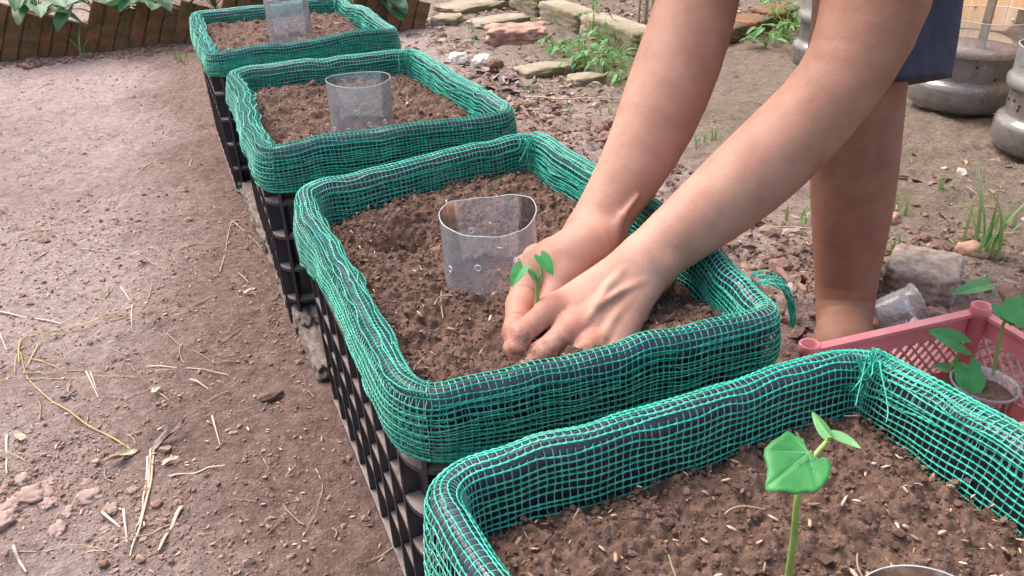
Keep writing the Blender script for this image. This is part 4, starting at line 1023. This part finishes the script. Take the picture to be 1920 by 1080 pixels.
# tilted grooved bricks edging the bed behind the path
def groove_brick(w_, dpt, h, seed):
    r_ = np.random.default_rng(seed); g = .006; e = [-w_/2, -w_*.23, -w_*.17, w_*.11, w_*.17, w_/2]
    prof = [(e[0], 0), (e[1], 0), (e[1] + .002, g), (e[2] - .002, g), (e[2], 0), (e[3], 0), (e[3] + .002, g), (e[4] - .002, g), (e[4], 0), (e[5], 0), (e[5], dpt), (e[0], dpt)]
    zs = np.linspace(-.06, h, 7); V = []
    for z in zs:
        for (x, y) in prof: V.append((x + r_.normal(0, .0012), y + r_.normal(0, .0012), z + (r_.normal(0, .003) if z > h - .01 else 0)))
    n = len(prof); i = np.arange(7 * n).reshape(7, n); Q = np.stack([i[:-1], np.roll(i[:-1], -1, 1), np.roll(i[1:], -1, 1), i[1:]], -1).reshape(-1, 4)
    t = i[-1]; cap = [(t[0], t[1], t[10], t[11]), (t[1], t[4], t[7], t[10]), (t[4], t[5], t[8], t[7]), (t[8], t[9], t[10], t[7])]
    return np.array(V), np.vstack([Q, cap])
for i in range(11):
    f = i / 10; x = -.86 + 1.48 * f; y = 2.515 - .02 * f - (.16 * max(0, f - .62) / .38)
    b = MB().add(*groove_brick(.142, .055, .150 + .03 * math.sin(i * 2.3), 40 + i)).build('edging_brick', M['brick'], smooth=False)
    b.location = (x, y, gz(x, 2.45)); b.rotation_euler = (-.10 + .04 * math.sin(i * 1.7), .40 + .07 * math.sin(i * 3.1), -.04 + .05 * math.sin(i * 5.1))
    tag(b, 'mossy grooved clay brick leaning over in the edging of the leafy bed', 'brick', 'tilted edging bricks')
# broad leaved plants over the bricks
def leafy(name, base, nl, size, spread, height, matn, label, cat, group, seed, lean=(0, 0), fold=.2, wid=.75):
    r_ = np.random.default_rng(seed); base = np.asarray(base, float); root = empty(name, base, label, cat, group)
    for i in range(nl):
        a = r_.uniform(0, 6.28); rr = spread * (.25 + .75 * r_.random()); hh = height * (.35 + .65 * r_.random()); s = size * r_.uniform(.65, 1.15)
        tip0 = np.array([math.cos(a) * rr + lean[0], math.sin(a) * rr + lean[1], hh]); d = np.array([math.cos(a), math.sin(a), r_.uniform(-.7, .25)]); d /= np.linalg.norm(d)
        mid = np.array([tip0[0] * .35, tip0[1] * .35, hh * .75])
        MB().add(*stalk([(0, 0, 0), mid, tip0], size * .03, size * .018, 5)).build('stalk', M['stem'], root)
        MB().add(*leaf_vf(tip0, tip0 + d * s, np.array([-d[0] * d[2], -d[1] * d[2], 1.]) + r_.normal(0, .25, 3), s * wid, fold=fold, droop=r_.uniform(.05, .3), n=9, m=7, wavy=.02, seed=i)).build('leaf', M[matn], root)
    return root
for i, (x, y, ln_) in enumerate([(-.80, 2.62, 12), (-.60, 2.60, 14), (-.42, 2.62, 9), (-.22, 2.60, 12), (-.02, 2.62, 12), (.20, 2.60, 10), (.42, 2.58, 12), (.56, 2.50, 10)]):
    leafy('leafy_plant', (x, y, gz(x, y)), ln_ + 4, .088, .13, .16, 'leaf_dark', 'broad leaved green plant leaning over the tilted bricks', 'plant', 'leafy plants behind the bricks', 70 + i, (0, -.07))
# mossy kerb of long blocks and the strip of bricks beyond
def block(name, p0, p1, hgt, dpt, matn, label, cat, group, seed, z0=0.0):
    p0, p1 = np.asarray(p0, float)[:2], np.asarray(p1, float)[:2]; d = p1 - p0; l_ = np.linalg.norm(d); ang = math.atan2(d[1], d[0])
    o = MB().add(*lump((0, 0, 0), (l_ / 2, dpt / 2, hgt / 2), seed, 4, .06, 1, None, 6)).build(name, M[matn])
    nn = np.array([-d[1], d[0]]) / l_; 
    if nn @ (p0 - CAM[:2]) < 0: nn = -nn
    c = (p0 + p1) / 2 + nn * dpt / 2; o.location = (c[0], c[1], z0 + hgt / 2 - .012 + gz(*c)); o.rotation_euler = (0, 0, ang); return tag(o, label, cat, group)
K0, K3 = at(905, -8), at(1196, 108)
cuts = [0, .20, .42, .68, 1.0]
for i in range(4):
    a, b = cuts[i] + .008, cuts[i + 1] - .008
    block('kerb_block', K0 + (K3 - K0) * a, K0 + (K3 - K0) * b, .085, .11, 'block', ['mossy kerb block farthest up the row from the weeds', 'mossy kerb block beside the flat paving stones', 'mossy kerb block behind the broken reddish slab', 'mossy end block of the kerb with weeds growing against it'][i], 'kerb block', 'mossy kerb blocks', 90 + i)
S0, S1 = at(1290, 104), at(1505, 42)
for i in range(4):
    block('border_brick', S0 + (S1 - S0) * (i / 4 + .006), S0 + (S1 - S0) * ((i + 1) / 4 - .006), .06, .14, 'brick', 'flat terracotta brick bordering the bed near the water jugs', 'brick', 'terracotta border bricks', 120 + i)
# flat paving stones sunk in the mud
for i, (px, py, sx, sy, rz, mt) in enumerate([(880, 18, .13, .09, .3, 'block'), (935, 45, .12, .06, .2, 'block'), (840, 45, .06, .05, .9, 'block'), (1012, 132, .075, .045, .1, 'block'), (1098, 152, .055, .035, .2, 'block'), (1060, 125, .05, .04, .5, 'block'), (905, 5, .11, .07, .4, 'block')]):
    stone('paving_stone', px, py, (sx, sy, .022), mt, 'flat mossy paving stone sunk in the mud below the kerb', 'paving stone', 150 + i, rz, .10, 1, .1, 'sunken paving stones')
stone('broken_slab', 968, 78, (.098, .06, .032), 'redstone', 'broken reddish slab with a pale top lying near the kerb', 'stone', 171, -.35, .14, 1, .8, freq=2.6)
stone('pebble', 858, 116, (.034, .03, .024), 'whitestone', 'larger white pebble beside the green net', 'pebble', 172, .2)
stone('pebble', 905, 120, (.042, .028, .022), 'whitestone', 'white pebble leaning on the small brown stone', 'pebble', 173, .6)
stone('stone', 930, 132, (.026, .022, .028), 'brick', 'small brown wedge stone against the white pebble', 'stone', 174, .6, .25)
stone('concrete_lump', 1724, 540, (.058, .052, .026), 'concrete', 'rough concrete lump lying behind the pink crate', 'concrete lump', 175, .62, .05, 1, .7, freq=5)
stone('stone', 1822, 476, (.020, .026, .018), 'redstone', 'small pinkish stone at the foot of the tall grass', 'stone', 176, .3)
stone('stone', 1676, 414, (.014, .012, .016), 'redstone', 'small upright stone just behind the bare leg', 'stone', 177, .3)
stone('stone', 510, 752, (.017, .009, .007), 'dug', 'small dark brown stone on the path beside the crates', 'stone', 178, .1)
for i, (px, py, s_) in enumerate([(60, 935, .020), (20, 960, .015), (95, 950, .012), (170, 935, .016), (130, 965, .010), (40, 905, .012), (95, 905, .009), (160, 905, .008), (210, 960, .009), (250, 925, .007), (8, 985, .016), (110, 1000, .012), (200, 1000, .008)]):
    stone('earth_clod', px, py, (s_, s_ * .8, s_ * .42), 'pale_clod', 'crumbled clod of pale earth on the path', 'clod', 200 + i, i, .32, 0, .05, 'earth clods on the path')
for i, (y, ln_, h) in enumerate([(.27, .10, .040), (.40, .12, .050), (.55, .13, .045), (.72, .14, .050), (.88, .12, .045), (1.02, .10, .04)]):
    o = MB().add(*lump((0, 0, h * .3), (.024, ln_ / 2 + .012, h * .38), 230 + i, 4, .2, 1, None, 3.2)).build('concrete_footing', M['footing']); x = -.146 - .004 * math.sin(i * 3); o.location = (x, y, gz(x, y)); tag(o, 'crumbling concrete piece at the foot of ' + ['the crate being planted, next to its black corner', 'the planted crate and the one behind', 'the second crate, near its middle', 'the second crate, toward the tilted bricks', 'the gap before the crate by the tilted bricks', 'the crate by the tilted bricks'][i], 'concrete piece', 'concrete pieces under the crates')
# leaf litter, twigs and straw
def strand(name, pts, wd, matn, label, cat, group, flat=.5, lift=.0026):
    P = np.array([at(*p) for p in pts]); n = max(8, 5 * len(P)); t = np.linspace(0, len(P) - 1, n)
    Q = np.stack([np.interp(t, np.arange(len(P)), P[:, k]) for k in range(3)], -1)
    for _ in range(3): Q[1:-1, :2] = (Q[:-2, :2] + 2 * Q[1:-1, :2] + Q[2:, :2]) / 4
    Q[:, 2] = ground_z(Q[:, 0], Q[:, 1]); 
    for _ in range(4): Q[1:-1, 2] = (Q[:-2, 2] + 2 * Q[1:-1, 2] + Q[2:, 2]) / 4
    Q[:, 2] += lift + .0022 * np.sin(t * 2.1 + len(pts)) + .001 * np.sin(t * 5.3)
    wd = wd * .68; base = Q[0].copy(); r_ = wd / 2 * (1 - .45 * np.linspace(0, 1, n)); V, F = tubes(Q - base, r_, 6)
    V = V.reshape(n, 6, 3); c = (Q - base)[:, None]; d = V - c; d[..., 2] *= flat; V = c + d
    o = MB().add(V.reshape(-1, 3), F).build(name, M[matn]); o.location = base; return tag(o, label, cat, group)
cp = lambda L_: [(x / 2, 540 + y / 2) for x, y in L_]
YL = 'long bent yellow straw in the tangle on the path'
for L_ in ([(490,605),(330,525),(210,445),(100,345),(85,260)], [(80,300),(75,210),(130,190),(300,160),(450,125),(550,95),(575,0)], [(110,300),(150,225),(250,180),(440,140),(620,100)], [(120,280),(260,320),(390,330)], [(100,350),(300,345),(515,348)], [(60,330),(70,220),(190,170)], [(0,360),(90,330),(200,335)]):
    strand('straw', cp(L_), .0042 if len(L_) > 4 else .0028, 'yellow_straw', YL, 'straw', 'yellow straws in the tangle')
PL = 'dry straw stalk lying loose on the earth path'
for L_, wd in (([(0,95),(120,112),(235,145)], .006), ([(330,335),(380,440)], .004), ([(345,335),(372,410)], .003), ([(455,0),(500,70),(500,165)], .004), ([(555,310),(700,315),(860,340)], .004), ([(640,725),(740,705),(850,690)], .005), ([(470,850),(485,980)], .005), ([(390,860),(465,915)], .006), ([(800,500),(828,600)], .004), ([(720,370),(785,395)], .005), ([(1075,725),(1112,670)], .002), ([(30,560),(25,640),(35,720)], .005), ([(60,990),(75,1030),(100,1070)], .006), ([(590,340),(660,320)], .003), ([(900,40),(930,20)], .008), ([(470,435),(560,390),(610,365)], .002), ([(0,180),(25,230)], .005), ([(575,400),(650,440)], .003), ([(640,905),(560,945),(430,1010),(330,1015)], .0025)):
    strand('straw', cp(L_), wd, 'pale_straw', PL, 'straw', 'loose straws on the path')
for L_ in ([(580,610),(565,760),(535,930),(495,1025)], [(572,600),(552,790),(528,925)], [(560,650),(545,760),(540,860)]):
    strand('straw', cp(L_), .005, 'pale_straw', 'flat pale straw below the dark curled leaf on the path', 'straw', 'flat straws by the curled leaf')
strand('straw', cp([(685,835),(640,920),(600,1005)]), .008, 'pale_straw', 'short wide pale straw lying alone below the curled leaf', 'straw', None)
TW = 'thin curved brown rootlet lying on the path'
for L_ in ([(0,1005),(200,995),(340,985),(460,1030)], [(1185,680),(1215,750),(1185,860),(1145,925)], [(630,190),(700,240),(790,290)], [(430,60),(340,30),(240,0)], [(1130,195),(1105,240),(1040,270)], [(840,300),(930,290)], [(265,350),(240,400),(220,430)], [(510,330),(480,270),(455,320)], [(40,630),(150,690)], [(990,660),(1010,690)], [(1180,430),(1120,380)]):
    strand('rootlet', cp(L_), .002, 'straw', TW, 'rootlet', 'rootlets on the path', .8, .002)
for L_ in ([(60,487),(130,455),(230,420),(360,402)], [(413,512),(422,470),(435,418)], [(435,418),(470,445),(492,470)], [(150,470),(265,476),(290,500)], [(200,250),(245,243)], [(285,300),(240,330),(212,328)], [(360,300),(352,310),(375,310)], [(20,298),(30,285)], [(120,330),(100,345)], [(265,205),(272,228)]):
    strand('straw', L_, .0035, 'straw', 'dry straw farther up the path beside the crates', 'straw', 'straws up the path')
strand('cane', [(985,192),(1070,191),(1165,189)], .009, 'pale_straw', 'long straight pale cane lying on the mud below the kerb', 'cane', None, .7, .012)
strand('stick', [(1412,430),(1465,440),(1525,442)], .011, 'stake', 'flattened pale stick on the dug earth by the bare leg', 'stick', None, .5, .010)
for L_ in ([(800,82),(825,92),(848,101)], [(800,90),(815,75),(832,66)], [(826,45),(838,58),(842,75)], [(968,145),(962,110),(960,102)], [(820,0),(846,16),(870,22)], [(850,22),(905,22),(935,20)], [(908,0),(910,15)], [(970,122),(1010,122),(1030,118)], [(1200,170),(1180,160),(1165,172)], [(1570,0),(1575,10)], [(1810,360),(1840,372)], [(1800,430),(1840,440),(1900,438)]):
    strand('twig', L_, .006, 'stake', 'short dry twig on the mud near the kerb and jugs', 'twig', 'twigs on the mud', .8, .004)
def dead_leaf(px, py, ln_, wd, rz, matn, label, group=None, seed=0):
    p = on_ground(px, py) + V3(0, 0, .004); d = np.array([math.cos(rz), math.sin(rz), .12]); 
    o = MB().add(*leaf_vf((0, 0, 0), d * ln_, (0.1 * math.sin(seed), .1, 1), wd, fold=.5, droop=-.12, n=10, m=7, wavy=.05, seed=seed)).build('dry_leaf', M[matn]); o.location = p; return tag(o, label, 'dry leaf', group)
dead_leaf(292, 846, .046, .014, .55, 'dead_leaf', 'dark grey curled dry leaf at the end of the yellow straws')
dead_leaf(256, 848, .042, .010, 3.5, 'pale_straw', 'pale narrow dry leaf joined end to end with the dark curled leaf')
for i, (px, py) in enumerate([(925, 150), (945, 160), (930, 172), (960, 150), (950, 178), (985, 165), (915, 138), (970, 175), (935, 120), (900, 135)]):
    dead_leaf(px, py, .055, .03, i * 1.3, 'dead_leaf', 'dark brown dead leaf in the litter below the white pebbles', 'dead leaves by the pebbles', i)
for i, (px, py) in enumerate([(310, 875), (82, 293), (300, 740), (120, 750), (45, 830), (270, 490), (462, 560)]):
    dead_leaf(px, py, .018, .010, i * 2.1, 'dead_leaf' if i % 2 else 'pale_straw', 'tiny scrap of dry leaf on the path', 'leaf scraps on the path', i)

# weeds and grass
for i, (px, py, n, s_, sp, h) in enumerate([(1062, 112, 26, .030, .075, .07), (1100, 128, 34, .030, .09, .08), (1135, 140, 30, .030, .08, .08), (1150, 118, 26, .028, .07, .08), (1125, 92, 22, .03, .05, .13), (1090, 100, 22, .028, .08, .05), (1030, 100, 12, .028, .06, .05), (1160, 150, 20, .026, .06, .05), (1110, 75, 10, .026, .03, .15)]):
    leafy('weed', on_ground(px, py), n, s_, sp, h, 'weed', 'green leafy weed growing against the mossy kerb', 'weed', 'weeds along the kerb', 300 + i, fold=.3, wid=.5)
for i, (px, py, n, s_, sp, h) in enumerate([(1435, 92, 14, .045, .06, .08), (1470, 72, 26, .035, .08, .09), (1490, 60, 22, .035, .07, .11), (1425, 20, 16, .03, .08, .06), (1450, 55, 14, .03, .05, .12)]):
    leafy('weed', on_ground(px, py), n, s_, sp, h, 'weed', 'green leafy weed beside the terracotta bricks and jugs', 'weed', 'weeds by the jugs', 330 + i, fold=.3, wid=.5)
def tuft(px, py, blades, label, group=None, seed=0, spread=.02, wd=.004):
    r_ = np.random.default_rng(seed); p = on_ground(px, py); root = empty('grass_tuft', p, label, 'grass', group)
    for h in blades:
        a = r_.uniform(0, 6.28); bend = h * r_.uniform(.1, .55); t = np.linspace(0, 1, 10); dx, dy = math.cos(a), math.sin(a); bx, by = r_.normal(0, spread, 2)
        C = np.stack([bx + dx * bend * t ** 2, by + dy * bend * t ** 2, h * (t - .25 * (bend / h) * t ** 3)], -1); w_ = wd * (1 - t ** 2.2) / 2 + .0002
        s = np.array([-dy, dx, 0]); V = np.stack([C + s * w_[:, None], C + np.array([0, 0, .0004]) - s * 0, C - s * w_[:, None]], 1)
        MB().add(V.reshape(-1, 3), grid_faces(10, 3)).build('blade', M['grass'], root)
    return root
tuft(1850, 482, [.18, .15, .12, .20, .10, .09, .13, .16, .11, .08, .07, .14], 'tall grass tuft with long blades near the water jugs', None, 1, .012, .0065)
tuft(1815, 462, [.10, .13, .08, .07], 'short upright grass tuft next to the tall one', None, 2, .012, .005)
tuft(1690, 395, [.05, .06, .045, .07, .05], 'fine grass tuft right behind the bare leg', None, 3, .012, .004)
tuft(1492, 410, [.05, .04, .06, .045, .035, .05, .04], 'low grass tuft between forearm and bare leg', None, 4, .03, .006)
tuft(155, 106, [.10, .13, .08, .09], 'thin grass blades in front of the tilted bricks', None, 5, .012, .006)
for i, (px, py) in enumerate([(340, 112), (900, 80), (1065, 232), (1250, 200), (1290, 285), (1310, 265), (1145, 215), (1620, 470), (1655, 480), (1060, 205), (1000, 172), (880, 60), (1255, 320), (1340, 265), (700, 60), (1880, 420), (1760, 360)]):
    tuft(px, py, [.03, .04, .025, .035, .03], 'tiny sprig of grass sprouting from the mud', 'grass sprigs in the mud', 20 + i, .014, .005)

# water jugs cut down as planters
def jug(px, py, label, cut=.235, seed=0):
    p = at(px, py); v = p[:2] - CAM[:2]; v /= np.linalg.norm(v); c = np.array([p[0] + v[0] * .125, p[1] + v[1] * .125, 0]); c[2] = gz(c[0], c[1]) - .002
    root = empty('water_jug', c, label, 'water jug', 'cut water jugs used as planters')
    R = .132
    pr = [(.09, .0), (.112, .002), (.126, .014), (R, .034), (R, .060), (.128, .074), (.119, .077), (.1155, .082), (.116, .092), (.116, .132), (.118, .139), (.126, .143)]
    V, F = lathe(pr, 56); MB().add(V, F).build('lower_wall', M['jug'], root)
    V, F = lathe([(.126, .143), (.129, .150), (.129, .160), (.124, .168), (.121, .172), (.122, .20), (.122, cut)], 56); V[:, 2] += np.where(V[:, 2] > .205, .004 * np.sin(np.arctan2(V[:, 1], V[:, 0]) * 2 + seed), 0)
    MB().add(V, F).build('upper_wall', M['jug_clear'], root)
    MB().add(*tubes(V[-56:], .0012, 6, True)).build('cut_edge', M['clear_edge'], root)
    MB().add(*lathe([(.09, .003), (.121, .016), (R - .005, .035), (R - .005, .06), (.112, .082), (.112, .132), (.120, .146), (.08, .152), (.03, .156), (.0005, .154)], 40)).build('soil_fill', M['soil'], root)
    r_ = np.random.default_rng(seed)
    for i in range(7):
        a = r_.uniform(0, 6.28) if i > 4 else math.atan2(-v[1], -v[0]) + r_.uniform(-1, 1); z = r_.uniform(.09, .135); rr = float(np.interp(z, [q[1] for q in pr], [q[0] for q in pr])) + .0004
        q = np.array([math.cos(a) * rr, math.sin(a) * rr, z]); u1 = np.array([-math.sin(a), math.cos(a), 0]); cc = np.arange(10) * 2 * np.pi / 10
        link('drain_hole', mesh_data('drain_hole', *tubes(q + .0026 * (np.cos(cc)[:, None] * u1 + np.sin(cc)[:, None] * V3(0, 0, 1)), .0012, 5, True)), M['dark'], root)
    return c, v
j1c, _ = jug(1560, 140, 'cut water jug planter partly hidden behind the bare forearm', .225, 1)
j2c, jv = jug(1787, 226, 'cut water jug planter with a grey stake standing in it', .228, 2)
j3c, _ = jug(1962, 318, 'cut water jug planter with drain holes in front of the plank fence', .225, 3)
o = MB().add(*box_vf((0, 0, .45), (.011, .008, .5))).build('plant_stake', M['stake'], smooth=False); sp_ = j2c + np.array([CR[0], CR[1], 0]) * .022 - np.append(jv, 0) * .05
o.location = (sp_[0], sp_[1], .12); o.rotation_euler = (0, .015, .4); tag(o, 'grey wooden stake standing in the cut jug by the fence', 'stake')
for i, (px, py, h, r_) in enumerate([(1208, 62, .5, .008), (1222, 58, .5, .010), (1196, 58, .5, .005), (1110, 52, .45, .005)]):
    o = MB().add(*tubes(np.array([(0, 0, -.03), (.004, 0, h * .5), (-.006, .004, h)]), [r_, r_ * .9, r_ * .8], 8)).build('bamboo_stake', M['stake']); o.location = on_ground(px, py); tag(o, 'thin upright stake in the bed behind the mossy kerb', 'stake', 'stakes behind the kerb')
# plank fence
def fence():
    F0, F1 = at(1930, 122, .085), at(1878, 101, .085); d = (F1 - F0)[:2]; d /= np.linalg.norm(d)
    root = empty('plank_fence', (F0[0], F0[1], 0), 'tan plank fence with a dark gap under it behind the water jugs', 'fence'); ang = math.atan2(d[1], d[0]); w_ = .092
    pl = mesh_data('plank', *box_vf((0, 0, .6), (w_ / 2 - .0012, .009, .52)), False); pl.materials.append(M['board'])
    for i in range(-7, 16):
        o = link('plank', pl, None, root); o.location = (d[0] * i * w_, d[1] * i * w_, .004 * math.sin(i * 2.7)); o.rotation_euler = (.0, 0, ang + .012 * math.sin(i * 1.9)); 
        s = link('screw', mesh_data('screw', *lathe([(.0005, .003), (.004, .0025), (.0048, 0), (.0045, -.002)], 12)), M['steel'], o); s.rotation_euler = (math.pi / 2, 0, 0); s.location = (.01, -.010 if True else 0, .18)
        s2 = s.copy(); col.objects.link(s2); s2.location = (.01, .010, .18); s2.rotation_euler = (-math.pi / 2, 0, 0)
    for z in (.25, .9):
        o = MB().add(*box_vf((0, 0, 0), (1.05, .015, .02))).build('rail', M['stake'], root, False); nb = np.array([-d[1], d[0]]); nb = nb if nb @ (F0[:2] - CAM[:2]) > 0 else -nb
        o.location = (d[0] * .4 + nb[0] * .0245, d[1] * .4 + nb[1] * .0245, z); o.rotation_euler = (0, 0, ang)
fence()
# ------------------------------------------------------------------ loose earth, husks and crumbs nobody could count
def loose_ground():
    def pts(n, x0, x1, y0, y1): p = np.stack([rng.uniform(x0, x1, n), rng.uniform(y0, y1, n)], -1); return p
    def clear_of(p):
        m = np.ones(len(p), bool)
        for q in CRATES.values():
            q = np.array(q); m &= ~((p[:, 0] > q[:, 0].min() + .01) & (p[:, 0] < q[:, 0].max() - .01) & (p[:, 1] > q[:, 1].min() + .01) & (p[:, 1] < q[:, 1].max() - .01))
        return p[m]
    A = np.concatenate([pts(13000, -1.0, -.15, -.35, 1.1), pts(4500, -1.0, -.15, 1.0, 2.5), pts(5000, -.7, -.35, -.05, .35), pts(5000, .15, 2.0, -.3, 2.6)]); A = clear_of(A)
    keep = fbm(A, 6, 3, .5, 77) + rng.normal(0, .35, len(A)) > -.1; A = A[keep]
    s = np.exp(rng.normal(-6.75, .55, len(A))).clip(.0008, .008); P = np.concatenate([A, (ground_z(A[:, 0], A[:, 1]) + s * .2)[:, None]], 1)
    B = np.concatenate([pts(4200, .18, .75, -.1, 1.0), pts(1500, .6, 1.05, -.25, .25), pts(1900, .2, .7, .9, 1.6), pts(1500, -.95, .1, 2.36, 2.5)]); B = clear_of(B)
    s2 = np.exp(rng.normal(-6.0, .7, len(B))).clip(.0012, .018); P2 = np.concatenate([B, (ground_z(B[:, 0], B[:, 1]) + s2 * .05)[:, None]], 1)
    o = MB().add(*scatter(ico(), P, s, .2, None, .75)).build('earth_crumbs', M['clod'], smooth=False); tag(o, 'loose crumbs of earth scattered over the ground', 'earth', kind='stuff')
    o = MB().add(*scatter(ico2(), P2, s2, .17, None, .75)).build('dug_clods', M['dug'], smooth=False); tag(o, 'dug clods of damp earth heaped beside the crates', 'earth', kind='stuff')
    A = clear_of(np.concatenate([pts(1900, -.95, -.15, -.3, 1.0), pts(600, -1, -.15, .9, 2.4), pts(700, .2, 1.6, -.2, 2.0)])); P = np.concatenate([A, (ground_z(A[:, 0], A[:, 1]) + .0016)[:, None]], 1)
    o = MB().add(*scatter(husk_shape(), P, rng.uniform(.002, .005, len(A)), .05, .15)).build('rice_husks', M['husk']); tag(o, 'pale rice husks scattered over the path', 'husks', kind='stuff')
    b = MB(); A = clear_of(np.concatenate([pts(110, -.95, -.18, -.2, .9), pts(50, -.95, -.18, .9, 2.3), pts(160, .25, 2.0, 0, 2.4)]))
    for a in A:
        d = rng.uniform(0, 6.28); ln = rng.uniform(.01, .05); t = np.linspace(0, 1, 6)[:, None]; Q = np.append(a, 0) + t * ln * np.array([math.cos(d), math.sin(d), 0]) + np.sin(t * 3) * rng.normal(0, .003, 3)
        Q[:, 2] = ground_z(Q[:, 0], Q[:, 1]) + .002; b.add(*tubes(Q, rng.uniform(.0004, .0011), 4))
    o = b.build('straw_bits', M['straw']); tag(o, 'short bits of straw and root strewn over the ground', 'straw', kind='stuff')
loose_ground()
def litter():
    "leaf scraps, chips and crumbs strewn round the kerb and behind it"
    r_ = np.random.default_rng(5); b = MB(); c = MB()
    spots = [(at(960, 130), .5, 260), (at(900, 170), .35, 200), (at(1150, 30), .55, 420), (at(1300, 40), .45, 240), (at(1050, 200), .3, 120), (at(830, 60), .35, 160), (at(1800, 400), .4, 90), (at(1450, 500), .25, 120)]
    for p, rad, n in spots:
        for i in range(n):
            a = r_.uniform(0, 6.28); d = rad * math.sqrt(r_.random()); x, y = p[0] + math.cos(a) * d, p[1] + math.sin(a) * d; z = gz(x, y) + .004; s_ = r_.uniform(.008, .028); dr_ = r_.uniform(0, 6.28)
            b.add(*leaf_vf((x, y, z), (x + s_ * math.cos(dr_), y + s_ * math.sin(dr_), z + r_.normal(0, .004)), r_.normal(0, .4, 3) + V3(0, 0, 1), s_ * .5, fold=.4, droop=.1, n=5, m=5))
    P = np.concatenate([np.stack([p[0] + r_.normal(0, rad * .5, n // 3), p[1] + r_.normal(0, rad * .5, n // 3), np.zeros(n // 3)], -1) for p, rad, n in spots]); P[:, 2] = ground_z(P[:, 0], P[:, 1])
    c.add(*scatter(ico2(), P, np.exp(r_.normal(-4.9, .5, len(P))).clip(.003, .022), .16, None, .7))
    tag(b.build('leaf_litter', M['litter']), 'brown leaf litter strewn round the mossy kerb', 'leaf litter', kind='stuff'); tag(c.build('stone_chips', M['chip'], smooth=False), 'small chips of stone and brick round the mossy kerb', 'stone chips', kind='stuff')
litter()
